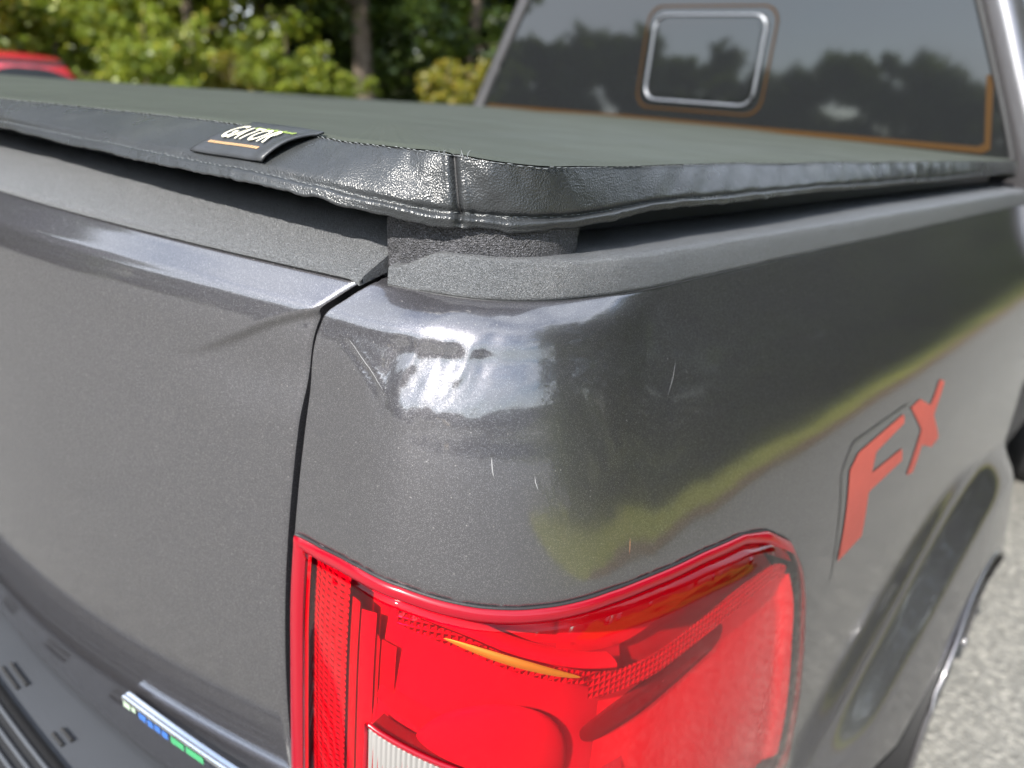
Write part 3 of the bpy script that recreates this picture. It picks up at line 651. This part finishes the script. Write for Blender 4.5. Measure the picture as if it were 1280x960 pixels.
patch('housing', .004, .69, .70, lambda u: ztop(u) + .004, -.036, HOUSE, n=90)
patch('housing_roof', .006, .60, ztop, lambda u: ztop(u) + .002, lambda a, b: -.036 + .035 * b, BEZEL, n=90)
# left prismatic column and the stepped frame beside it
patch('reflector_column', .0135, .048, .73, 1.133, lambda a, b: -.005 - .004 * (2 * a - 1) ** 2, REFL)
patch('column_bezel', .005, .0135, .73, 1.138, -.003, BEZEL, n=4); patch('column_bezel', .048, .056, .73, 1.112, -.012, BEZEL, n=4)
patch('inner_frame', .056, .066, .73, 1.105, lambda a, b: -.014 - .006 * a, BOWL, n=5); patch('inner_frame', .066, .074, .73, 1.085, lambda a, b: -.022 + .004 * a, BEZEL, n=5)
patch('inner_frame', .074, .094, 1.030, 1.085, -.020, BEZEL, n=5)
patch('inner_frame', .076, .165, lambda u: 1.033 - .30 * (u - .076), lambda u: 1.048 - .20 * (u - .076), lambda a, b: -.016 - .006 * b, BEZEL)
# reverse lamp: frosted clear block with vertical ribs and a slanting top
n = 160; u = np.linspace(.088, .235, n); zt_ = 1.0225 - .30 * (u - .088); rib = .0011 * np.abs(np.sin((u - .088) * np.pi / .0045))
R0 = lp(u, np.full(n, .78), -.0005 + rib); R1 = lp(u, zt_ - .002, -.0005 + rib); R2 = lp(u, zt_, -.003 + 0 * rib); R3 = lp(u, zt_ + .0005, np.full(n, -.014))
R1 = R1 + body_n(u, zt_) * .0052; R0 = R0 + body_n(u, zt_) * .0052; R2 = R2 + body_n(u, zt_) * .0052
tag(grid('reverse_lens', np.array([R0, R1, R2, R3]), CLEAR, lamp, flip=True), 'ribbed white reverse light window')
tube('reverse_lens_border', lp(u, zt_ + .003, 0 * u + .0052), .0022, RIMM, lamp, 6); tube('reverse_lens_border', lp(np.full(30, .086), np.linspace(.78, 1.024, 30), np.full(30, .0048)), .0020, RIMM, lamp, 6)
# main diffuser with a domed lower part
patch('diffuser', .070, .330, lambda u: .92 - .0 * u, lambda u: 1.122 - .22 * np.clip(u - .10, 0, 1), lambda a, b: -.006 - .026 * b, BOWL, n=60)
a, b = np.meshgrid(np.linspace(0, np.pi / 2, 14), np.linspace(0, 2 * np.pi, 40, endpoint=False), indexing='ij')
uD, zD = .190 + .072 * np.sin(a) * np.cos(b), .985 + .066 * np.sin(a) * np.sin(b); grid('bulb_dome', lp(uD, zD, -.014 + .013 * np.cos(a)), BOWL, lamp, wv=True, flip=True)
# ledge that catches the sun along the top
u = np.linspace(.075, .300, 90); zc_ = spl(u, [.07, .12, .16, .20, .25, .30], [1.139, 1.1305, 1.121, 1.105, 1.086, 1.069])
LP = []
for t in np.linspace(0, 1, 9):
    LP.append(lp(u, zc_ + .006 * np.cos(t * np.pi) , -.018 + .014 * np.sin(t * np.pi) ))
grid('chrome_ledge', np.array(LP), LEDGE, lamp, flip=True)
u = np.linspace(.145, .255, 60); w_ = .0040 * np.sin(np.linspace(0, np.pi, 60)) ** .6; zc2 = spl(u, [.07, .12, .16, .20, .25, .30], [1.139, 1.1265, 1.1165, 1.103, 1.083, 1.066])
GLINT = inner('painted_amber_glint', (.72, .20, .03), .50, .8)  # no such part: the sun's amber glint, built as a coloured strip on the lens
grid('painted_amber_glint', np.array([lp(u, zc2 + w_ * math.cos(t), .0045 + .0055 * sstep(.16, .40, u) + .0022 * math.sin(t) * np.sin(np.linspace(0, np.pi, 60))) for t in np.linspace(0, np.pi, 8)]), GLINT, lamp, flip=True)
patch('ledge_reflector', .10, .34, lambda u: spl(u, [.07, .12, .16, .20, .25, .30, .36], [1.139, 1.1305, 1.121, 1.105, 1.086, 1.069, 1.06]) - .020, lambda u: spl(u, [.07, .12, .16, .20, .25, .30, .36], [1.139, 1.1305, 1.121, 1.105, 1.086, 1.069, 1.06]) - .007, -.010, REFL, n=60)
# side: ribbed reflector band, plain diffuser, dark slot
patch('ribbed_band', .27, .595, lambda u: spl(u, [.27, .33, .40, .50, .58, .62], [1.049, 1.040, 1.040, 1.044, 1.040, 1.02]), lambda u: spl(u, [.27, .33, .40, .50, .58, .62], [1.070, 1.062, 1.064, 1.068, 1.056, 1.03]), -.004, REFL, n=80)
patch('side_shelf', .25, .585, lambda u: spl(u, [.25, .33, .40, .50, .58, .62], [1.082, 1.064, 1.066, 1.070, 1.058, 1.03]), lambda u: ztop(u) - .002, -.030, HOUSE, n=60)
a_, z_ = np.meshgrid(np.linspace(0, 1, 50), np.linspace(.70, 1.036, 50), indexing='ij'); u_ = .29 + a_ * (spl(z_, [.69, .79, .91, .99, 1.036], [.722, .698, .658, .630, .602]) - .29)
uvgrid('side_diffuser', lp(u_, z_, -.012 + .010 * sstep(.93, 1, a_)), SIDEM, lamp, u_, z_)
sl_ = np.array([(.272, 1.020), (.43, 1.042), (.462, 1.040), (.480, 1.024), (.474, 1.008), (.45, 1.004), (.295, .990), (.272, 1.000)]); sl_ = smooth_closed(sl_, .004, 2)
sc_ = sl_.mean(0); rings = [sc_ + (sl_ - sc_) * k for k in (1, .92, .5, .02)]; offs = [-.0112, -.010, -.010, -.010]
grid('dark_slot', np.array([lp(r[:, 0], r[:, 1], np.full(len(r), o)) for r, o in zip(rings, offs)]), SLOT, lamp, wv=True)

# ------------------------------------------------------------------ cab
rake = math.tan(math.radians(3))
half = [(0, .50), (.84, .50), (.89, .66), (.985, 1.05), (.985, 1.28), (.945, 1.38), (.925, 1.43), (.905, 1.47), (.83, 1.62), (.750, 1.785), (.712, 1.845), (.64, 1.885), (.50, 1.91), (.25, 1.925), (0, 1.93)]
hr = resample(spl(np.arange(0, 14.01, .25), np.arange(15), np.array(half)), .03); ring = np.concatenate([hr, (hr * (-1, 1))[::-1][1:-1]])
def cab_ring(yo, k, dz=0): c = np.array([0, 1.25]); q = c + (ring - c) * k; return np.stack([q[:, 0], 1.725 + yo + (q[:, 1] - 1.45) * rake * (1 - min(1, yo)), q[:, 1] + dz], 1)
rings = [cab_ring(.012, .93), cab_ring(.0, .955), cab_ring(.006, .975), cab_ring(.02, .99), cab_ring(.05, 1.0), cab_ring(.5, 1.0), cab_ring(1.2, 1.0, .015)]
cab = bpy.data.objects.new('cab', None); link(cab, truck)
V = np.concatenate(rings); f = [tuple(q) for q in grid_faces(len(rings), len(ring), wv=True, flip=True)] + [tuple(range(len(ring)))[::-1], tuple(range((len(rings) - 1) * len(ring), len(rings) * len(ring)))]
LITPAINT = paint_mat('grey_metallic_paint_lit', (.15, .145, .153))  # lighter copy of the bed's paint; sun and sky glare put into the colour
mesh('cab_shell', V, [tuple(int(i) for i in q) for q in f], LITPAINT, cab)
def rearplane(x, z, o=0.): x, z = np.asarray(x, float), np.asarray(z, float); return np.stack([x, 1.725 + (z - 1.45) * rake - o + .012 * 0 * x, z], -1)
gp = smooth_closed([(-.835, 1.40), (0, 1.40), (.835, 1.40), (.835, 1.44), (.66, 1.80), (.63, 1.845), (0, 1.855), (-.63, 1.845), (-.66, 1.80), (-.835, 1.44)], .02, 2)
win = mesh('rear_window', rearplane(gp[:, 0], gp[:, 1], .004), [tuple(range(len(gp)))[::-1]], GLASS, cab, False)
def loop(name, pts, r, mat, parent, o=.006, n=6, closed=True):
    q = rearplane(pts[:, 0], pts[:, 1], o); q = np.concatenate([q, q[:2]]) if closed else q; return tube(name, q, r, mat, parent, n)
loop('window_seal', gp, .008, BLACK, win, .003)
def rrect(x0, x1, z0, z1, r, n=6):
    P_ = []
    for cx, cz, a0 in ((x1 - r, z1 - r, 0), (x0 + r, z1 - r, 90), (x0 + r, z0 + r, 180), (x1 - r, z0 + r, 270)):
        for a in np.radians(np.linspace(a0, a0 + 90, n)): P_.append((cx + r * math.cos(a), cz + r * math.sin(a)))
    return resample(np.array(P_ + P_[:1]), .012)[:-1]
def band(name, outer, inner_, o, mat, parent):
    A, B_ = rearplane(outer[:, 0], outer[:, 1], o), rearplane(inner_[:, 0], inner_[:, 1], o); return grid(name, np.array([A, B_]).transpose(1, 0, 2), mat, parent, wu=True)
sl1 = rrect(-.165, .180, 1.515, 1.745, .035); cen = sl1.mean(0)
loop('slider_frame', sl1, .0040, SILVER, win, .008)
k_ = rrect(-.152, .167, 1.528, 1.732, .03); mesh('slider_pane', rearplane(k_[:, 0], k_[:, 1], .007), [tuple(range(len(k_)))[::-1]], GLASS, win, False)
o1 = rrect(-.195, .210, 1.490, 1.770, .045); d1 = cen + (o1 - cen) * np.array([.975, .968]); band('slider_surround', o1, d1, .0062, AMBER, win)
eo = np.array([(-.81, 1.448), (-.20, 1.452), (.20, 1.452), (.765, 1.452), (.780, 1.462), (.745, 1.62)]); ei = np.array([(-.80, 1.460), (-.20, 1.465), (.20, 1.465), (.752, 1.466), (.765, 1.474), (.730, 1.62)])
grid('amber_border', np.array([rearplane(eo[:, 0], eo[:, 1], .006), rearplane(ei[:, 0], ei[:, 1], .006)]).transpose(1, 0, 2), AMBER, win)
sw = np.array([(1.86, 1.40), (2.75, 1.40), (2.70, 1.80), (2.0, 1.80)])
for sx in (1, -1):
    xw = np.interp(sw[:, 1], [1.38, 1.43, 1.47, 1.62, 1.785, 1.845], [.952, .935, .913, .838, .758, .72]) + .006
    mesh('side_window', np.stack([sx * xw, sw[:, 0], sw[:, 1]], 1), [(0, 1, 2, 3) if sx > 0 else (3, 2, 1, 0)], GLASS, cab, False)
# bonnet and front wheels
hood = [np.stack([ring[:, 0] * kx, np.full(len(ring), yy), .45 + (np.minimum(ring[:, 1], 1.36) - .45) * kz], 1) for yy, kx, kz in ((2.95, .99, 1.0), (3.4, .98, .98), (4.2, .96, .93), (4.42, .93, .88), (4.46, .85, .8))]
V = np.concatenate(hood); f = [tuple(q) for q in grid_faces(5, len(ring), wv=True, flip=True)] + [tuple(range(4 * len(ring), 5 * len(ring)))]
mesh('bonnet', V, f, LITPAINT, truck)
for sx in (1, -1): wheel(sx * .93, 3.75, sx)

# ------------------------------------------------------------------ tonneau cover
cover = empty('tonneau_cover', 'black vinyl soft tonneau cover with stitched edges on the truck bed', 'tonneau cover', (0, 0, 0))
right_seam = [(.161, -.080, 1.450), (.343, -.034, 1.452), (.533, -.013, 1.4545), (.640, -.013, 1.4555), (.714, -.016, 1.4565), (.765, -.014, 1.4575), (.803, -.007, 1.4575), (.830, .006, 1.4555), (.845, .035, 1.4535), (.8455, .09, 1.4525), (.842, .17, 1.4518),
              (.832, .34, 1.4505), (.833, .66, 1.449), (.842, 1.19, 1.4465), (.848, 1.665, 1.4445)]
right_edge = [(.190, -.106, 1.424), (.370, -.096, 1.423), (.550, -.083, 1.4215), (.650, -.072, 1.420), (.715, -.060, 1.417), (.775, -.036, 1.4105), (.813, -.006, 1.4085), (.839, .020, 1.4085), (.853, .055, 1.4095), (.858, .105, 1.4125), (.858, .16, 1.4165),
              (.858, .33, 1.4185), (.850, .66, 1.419), (.850, 1.19, 1.4195), (.853, 1.665, 1.420)]
S0 = np.array([(0, -.102, 1.449)] + right_seam); E0 = np.array([(0, -.118, 1.424)] + right_edge)
LS = (S0 * (-1, 1, 1))[::-1][:-1]; LE = (E0 * (-1, 1, 1))[::-1][:-1]
SA = np.concatenate([LS, S0]); EA = np.concatenate([LE, E0]); NS = len(LS)
ts = np.concatenate([[0], np.cumsum(np.linalg.norm(np.diff(SA, axis=0), axis=1) * .5 + np.linalg.norm(np.diff(EA, axis=0), axis=1) * .5)])
TC = ts[NS + 7]                                             # the corner where the two flaps are sewn together
def t_at_x(x): return float(np.interp(x, SA[NS:NS + 8, 0], ts[NS:NS + 8]))
def flap(t, v):
    t, v = np.broadcast_arrays(np.asarray(t, float), np.asarray(v, float))
    s = spl(t, ts, SA); e = spl(t, ts, EA); d = e - s
    tx = spl(t + .004, ts, EA + SA) - spl(t - .004, ts, EA + SA); n = np.cross(tx, d * -1); n /= np.linalg.norm(n, axis=-1, keepdims=True)
    rear = 1 - sstep(TC - .02, TC + .05, t)
    bul = (.0012 + .0030 * rear) * np.sin(np.pi * np.clip(v, 0, 1)) ** .8
    bul = bul - .0035 * np.exp(-((v - .80) / .05) ** 2) + .0018 * np.exp(-((v - .90) / .05) ** 2)          # sewn hem
    near = np.exp(-((t - TC) / .10) ** 2)
    bul = bul + .0022 * near * vnoise(t * 42, v * 2.4, 2) * np.sin(np.pi * np.clip(v * .95 + .04, 0, 1)) + .0010 * near * vnoise(t * 120, v * 5, 4)
    side = sstep(TC + .10, TC + .30, t)
    bul = bul + .0032 * side * (1 - sstep(1.1, 1.5, t - TC)) * np.sin((t + .02 * v) * 2 * np.pi / .062) * np.sin(np.pi * np.clip(v, 0, 1)) * (.6 + .4 * vnoise(t * 6, 0 * v, 5))
    bul = bul + .0014 * vnoise(t * 14, v * 1.5, 7)
    bul = bul - .0042 * np.exp(-((t - TC) / .0022) ** 2) * (v < 1.0) + .0012 * np.exp(-((np.abs(t - TC) - .006) / .003) ** 2)   # vertical seam
    dz = .0022 * vnoise(t * 9, 0 * v + 3.3, 8) * sstep(.5, 1, v) + .0016 * vnoise(t * 60, 0 * v, 9) * sstep(.75, 1, v) * (.3 + near) + .0006 * vnoise(t * 230, 0 * v, 12) * sstep(.85, 1, v)
    p = s + d * v[..., None] + n * bul[..., None]; p[..., 2] += dz
    return p, n
tt = np.concatenate([np.linspace(ts[0], TC - .45, 160)[:-1], np.linspace(TC - .45, TC - .012, 150)[:-1], np.linspace(TC - .012, TC + .012, 26)[:-1], np.linspace(TC + .012, TC + .5, 150)[:-1], np.linspace(TC + .5, ts[-1], 90)])
vv = np.concatenate([np.linspace(0, .72, 17)[:-1], np.linspace(.72, 1, 13)])
T_, V_ = np.meshgrid(tt, vv, indexing='ij'); FP, FN = flap(T_, V_)
# fold under and back inwards
e1 = FP[:, -1]; n1 = FN[:, -1]; h1 = n1 * (1, 1, 0); h1 /= np.linalg.norm(h1, axis=1, keepdims=True)
fold = [e1 - h1 * .0012 - (0, 0, .0012), e1 - h1 * .0035 - (0, 0, .0008), e1 - h1 * .010 + (0, 0, .0015), e1 - h1 * .045 + (0, 0, .012)]
FP = np.concatenate([FP, np.array(fold).transpose(1, 0, 2)], 1)
tag(grid('edge_flap', FP, VINYL, cover, flip=True), 'stitched leather grain flap hanging round the cover edge')
# top sheet: from the sewn edge inwards
yv = np.concatenate([np.linspace(0, .04, 8)[:-1], np.linspace(.04, 1, 70)])
edge_t = tt[(tt >= 0)]; seam = spl(tt, ts, SA); seam[:, 2] += .0008 + (flap(tt, 0 * tt)[0] - seam)[:, 2]
cxy = np.array([0, .85])
spine = np.column_stack([np.clip(seam[:, 0], -.30, .30), np.clip(seam[:, 1] + 0, .35, 1.40), np.full(len(tt), 1.4585)])
rows = []
for k in np.linspace(0, 1, 40) ** 1.5:
    r = seam * (1 - k) + spine * k; r[:, 2] = seam[:, 2] * (1 - k) ** 2 + 1.4585 * (1 - (1 - k) ** 2)
    r[:, 2] += .0018 * np.exp(-((k - .03) / .03) ** 2) - .0022 * np.exp(-((k - .012) / .01) ** 2) + .0012 * vnoise(r[:, 0] * 5, r[:, 1] * 5, 3) * min(1, k * 6)
    rows.append(r)
rows[0][:] = seam
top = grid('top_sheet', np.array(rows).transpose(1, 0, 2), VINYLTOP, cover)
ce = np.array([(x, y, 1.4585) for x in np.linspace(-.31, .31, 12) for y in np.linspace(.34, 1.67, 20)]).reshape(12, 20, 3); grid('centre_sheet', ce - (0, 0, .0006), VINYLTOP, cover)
fe = np.array([rows[0][-1], rows[-1][-1], rows[-1][0], rows[0][0]])
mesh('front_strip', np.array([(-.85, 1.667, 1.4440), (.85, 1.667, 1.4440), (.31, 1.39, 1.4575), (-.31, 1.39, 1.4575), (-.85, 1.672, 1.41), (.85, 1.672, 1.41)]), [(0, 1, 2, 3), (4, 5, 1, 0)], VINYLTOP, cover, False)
# welt and stitches
def stitches(name, t0, t1, v, pitch, ln, r, lift, v2=None):
    n = int((t1 - t0) / pitch); parts = []
    rg = np.random.default_rng(int(t0 * 1000) + 3)
    for i in range(n):
        ta = t0 + i * pitch + rg.normal() * pitch * .07; pv = v + rg.normal() * .008
        k = np.array([ta, ta + ln * .33, ta + ln * .66, ta + ln]); p, nn_ = flap(k, pv + 0 * k); h = lift + np.array([-.0008, .0004, .0004, -.0008]); p = p + nn_ * h[:, None]
        q = tube_pts(p, [r * .6, r, r, r * .6], 5); parts.append((q.reshape(-1, 3), [tuple(f) for f in grid_faces(4, 5, wv=True)]))
    o = mesh(name, *joinvf(parts), THREAD, cover); return stuff(o)
stitches('top_stitching', t_at_x(.10), TC + 1.1, .012, .0070, .0046, .00034, .0008)
stitches('hem_stitching', t_at_x(.10), TC + 1.1, .80, .0070, .0046, .00032, .0003)
vs_ = np.linspace(.02, .80, 22); pc, nc = flap(TC + 0 * vs_, vs_); tube('corner_seam_cord', pc + nc * .0004, .0011, BLACK, cover, 6)
# a few loose thread ends where the seams meet
for k in range(9):
    p, nn_ = flap(TC - .012 + .003 * k, .01); p = p + nn_ * .001; d = rng.normal(size=3) * .0022 + (0, 0, .0032)
    tube('loose_thread', [p, p + d * .6 + rng.normal(size=3) * .0008, p + d], [.0003, .00028, .0002], THREAD, cover, 5)
# maker's tab: a folded patch sewn over the rear flap
ta, tb = t_at_x(.545), t_at_x(.650); TABM = vinyl('black_smooth_tab', (.030, .032, .036), .38, .25)
a_, b_ = np.meshgrid(np.linspace(0, 1, 26), np.linspace(-.10, .76, 12), indexing='ij')
pp, nn_ = flap(ta + (tb - ta) * a_ - .022 * (b_ - .3), b_ * .94 + .02); lift = .0022 + .0035 * sstep(.80, 1, a_) * np.sin(np.pi * np.clip(b_ + .12, 0, 1) / 1.0) + .002 * np.sin(np.pi * np.clip(b_, 0, 1))
pp[..., 2] += np.where(b_ < 0, -.02 * b_ * b_, 0)
TP = pp + nn_ * lift[..., None]; tab = tag(grid('maker_tab', TP, TABM, cover, flip=True, thick=.0016), 'folded tab printed GATOR in cream letters')
def on_tab(x, y, o):
    """x,y in 0..1 on the tab -> point o above it"""
    i = np.clip(x, 0, 1) * 25; j = np.clip(y, 0, 1) * 11; i0 = np.minimum(i.astype(int), 24); j0 = np.minimum(j.astype(int), 10); fi = (i - i0)[:, None]; fj = (j - j0)[:, None]
    q = (TP[i0, j0] * (1 - fi) + TP[i0 + 1, j0] * fi) * (1 - fj) + (TP[i0, j0 + 1] * (1 - fi) + TP[i0 + 1, j0 + 1] * fi) * fj
    n = np.cross(TP[i0 + 1, j0] - TP[i0, j0], TP[i0, j0] - TP[i0, j0 + 1]); n /= np.linalg.norm(n, axis=1, keepdims=True); return q + n * o
cu = bpy.data.curves.new('printed_word', 'FONT'); cu.body = 'GATOR'; cu.shear = -.05; cu.offset = .014; cu.resolution_u = 3; cu.space_character = 1.06
to = bpy.data.objects.new('printed_word', cu); COL.objects.link(to); dg = bpy.context.evaluated_depsgraph_get(); me = bpy.data.meshes.new_from_object(to.evaluated_get(dg))
bpy.data.objects.remove(to)
import bmesh
bm = bmesh.new(); bm.from_mesh(me); bmesh.ops.subdivide_edges(bm, edges=bm.edges[:], cuts=4, use_grid_fill=True); bmesh.ops.triangulate(bm, faces=bm.faces[:]); bm.to_mesh(me); bm.free()
co = np.array([v.co[:] for v in me.vertices]); lo, hi = co.min(0), co.max(0); n01 = (co - lo) / (hi - lo + 1e-9)
tx = .12 + .66 * n01[:, 0]; ty = .67 - .38 * n01[:, 1] * (1 + .12 * (n01[:, 0] < .2)) - .0 * n01[:, 0]
W = on_tab(tx, ty, .0017); me.vertices.foreach_set('co', W.reshape(-1)); me.materials.clear(); me.materials.append(CREAM); me.update()
link(bpy.data.objects.new('printed_word', me), tab)
def tabpoly(name, pts, o, mat):
    q = np.array(pts, float); return mesh(name, on_tab(q[:, 0], q[:, 1], o), [tuple(range(len(q)))[::-1]], mat, tab, False)
for k in range(9): tabpoly('green_print_fleck', [(.26 + .062 * k, .27), (.30 + .062 * k, .19 + .03 * (k % 2)), (.335 + .062 * k, .22), (.33 + .062 * k, .28)], .0005, GREENP)
for k in range(17): tabpoly('tan_print_fleck', [(.09 + .042 * k, .745), (.122 + .042 * k, .745), (.118 + .042 * k, .80), (.086 + .042 * k, .80)], .0005, TANP)
# frame rails and the grey corner block that carry the cover
for sx in (1, -1): box('frame_rail', (sx * .785, .85, 1.4155), (.045, 1.60, .044), SATIN, cover, .003)
xr = np.linspace(-.735, .735, 60); yr = tg(xr, 1.36) + .078
grid('rear_frame_rail', np.array([[(x, y + d, z) for d, z in ((.05, 1.4425), (.004, 1.4425), (0, 1.4395), (.001, 1.425), (.006, 1.421), (.004, 1.404), (.05, 1.402))] for x, y in zip(xr, yr)]), SATIN, cover)
cb = []
for z, k in [(1.381, .93), (1.383, .985)] + [(zz, 1.0 + .012 * math.sin((zz - 1.385) * 80)) for zz in np.linspace(1.3855, 1.432, 22)]:
    q = smooth_closed([(.741, .070), (.741, .030), (.741, -.006), (.744, -.0165), (.760, -.0165), (.790, -.006), (.822, .008), (.842, .032), (.850, .060), (.848, .095), (.80, .11), (.76, .10)], .0022, 2); c = np.array([.795, .05])
    q = c + (q - c) * k; w = .0010 * vnoise(q[:, 0] * 110, q[:, 1] * 110 + z * 180, 4) + .0007 * vnoise(q[:, 0] * 330, q[:, 1] * 330 + z * 400, 6)
    bite = (.005 * np.exp(-((q[:, 0] - .752) / .008) ** 2 - ((z - 1.396 - .3 * (q[:, 0] - .752)) / .0022) ** 2) + .004 * np.exp(-((q[:, 0] - .762) / .006) ** 2 - ((z - 1.3925) / .0018) ** 2) + .006 * np.exp(-((q[:, 0] - .744) / .006) ** 2 - ((z - 1.385) / .004) ** 2)) * (q[:, 1] < .03)
    q = q + (q - c) / np.linalg.norm(q - c, axis=1, keepdims=True) * (w - bite)[:, None]
    drop = .021 * (1 - sstep(.748, .812, q[:, 0])) * (q[:, 1] < .06) * (1 - sstep(1.383, 1.425, z))
    cb.append(np.column_stack([q, np.full(len(q), z) - drop]))
tag(grid('corner_block', np.array(cb), FOAM, cover, wv=True, flip=False), 'torn grey foam block under the cover corner')

# ------------------------------------------------------------------ red car in the background
m = Nodes('red_car_paint'); RED = m.done(m.pbr(base=(.36, .008, .022), rough=.35, coat=1.0, coat_rough=.05))
d = np.array([-.948, .318]); cpos = np.array([CX, CY]) + d * 15.2; yaw = math.atan2(d[1], d[0]) + math.radians(16)
car = empty('red_car', 'red hatchback parked beyond the far left of the cover', 'car', (cpos[0], cpos[1], -.03), yaw)
# local: x forward (away from the camera), y left, z up; stations rear to front: x, bottom, belt height, roof height, half width low, half width roof
st_ = [(-.02, .38, .90, .93, .76, .66), (.0, .30, .95, 1.00, .84, .70), (.10, .26, 1.00, 1.12, .88, .68), (.30, .24, 1.02, 1.36, .90, .62), (.55, .24, 1.02, 1.50, .91, .60), (1.2, .24, 1.02, 1.545, .91, .60), (2.0, .24, 1.01, 1.53, .91, .60),
       (2.6, .24, 1.00, 1.40, .91, .60), (3.1, .24, .99, 1.10, .90, .66), (3.6, .26, .92, .97, .88, .72), (4.15, .30, .78, .80, .80, .66), (4.3, .36, .66, .67, .66, .55)]
sec = []
for x, zb_, zbelt, zr, wl, wr in st_:
    h = [(0, zb_), (wl * .9, zb_), (wl, zb_ + .15), (wl, zbelt - .1), (wl * .97, zbelt), ((wl + wr) / 2 * .97, (zbelt + zr) / 2), (wr, zr - .05 * (zr - zbelt) - .01), (wr * .9, zr), (0, zr + .015)]
    q = np.array(h); full = np.concatenate([q, (q * (-1, 1))[::-1][1:-1]]); sec.append(np.stack([np.full(len(full), x), full[:, 0], full[:, 1]], 1))
sec = np.array(sec); n_ = sec.shape[1]
fc = [tuple(q) for q in grid_faces(len(sec), n_, wv=True)] + [tuple(range(n_)), tuple(range((len(sec) - 1) * n_, len(sec) * n_))[::-1]]
mesh('body', sec.reshape(-1, 3), [tuple(int(i) for i in q) for q in fc], RED, car)
rw = np.array([(.098, .62, 1.12), (.098, -.62, 1.12), (.425, -.56, 1.455), (.425, .56, 1.455)]); mid = lambda a, b, t: a * (1 - t) + b * t
RW = np.array([[mid(mid(rw[0], rw[3], s), mid(rw[1], rw[2], s), t) + (-.012 - .03 * math.sin(math.pi * t) , 0, 0) for t in np.linspace(0, 1, 9)] for s in np.linspace(0, 1, 5)])
CARGLASS = flat('dark_car_glass', (.012, .014, .016), .35, 0, .2); grid('rear_window', RW, CARGLASS, car)
for sy in (1, -1):
    for x0, x1 in ((.50, 1.30), (1.36, 2.35)): mesh('side_window', [(x0, sy * .885, 1.05), (x1, sy * .885, 1.05), (x1 - .05, sy * .655, 1.44), (x0 + .1, sy * .655, 1.44)], [(0, 1, 2, 3) if sy < 0 else (3, 2, 1, 0)], GLASS, car, False)
    o = box('tail_light', (.045, sy * .74, .92), (.10, .22, .16), RIMM, car, .02)
    for x in (.75, 3.35):
        a = np.linspace(0, 2 * np.pi, 32, endpoint=False); pr = [(.66, .20), (.66, .30), (.70, .325), (.86, .325), (.905, .30), (.905, .20), (.88, .02)]
        w_ = grid('tyre', np.array([[(x + r * math.cos(t), sy * yy, .325 + r * math.sin(t)) for t in a] for yy, r in pr]), RUB, car, wv=True, flip=sy < 0)
        grid('rim', np.array([[(x + r * math.cos(t), sy * yy, .325 + r * math.sin(t)) for t in a] for yy, r in ((.907, .20), (.912, .17), (.89, .10), (.90, .002))]), ALLOY, w_, wv=True, flip=sy < 0)
box('rear_bumper', (-.03, 0, .48), (.12, 1.62, .24), RED, car, .04); box('number_plate', (-.035, 0, .80), (.02, .30, .15), CREAM, car, .004)
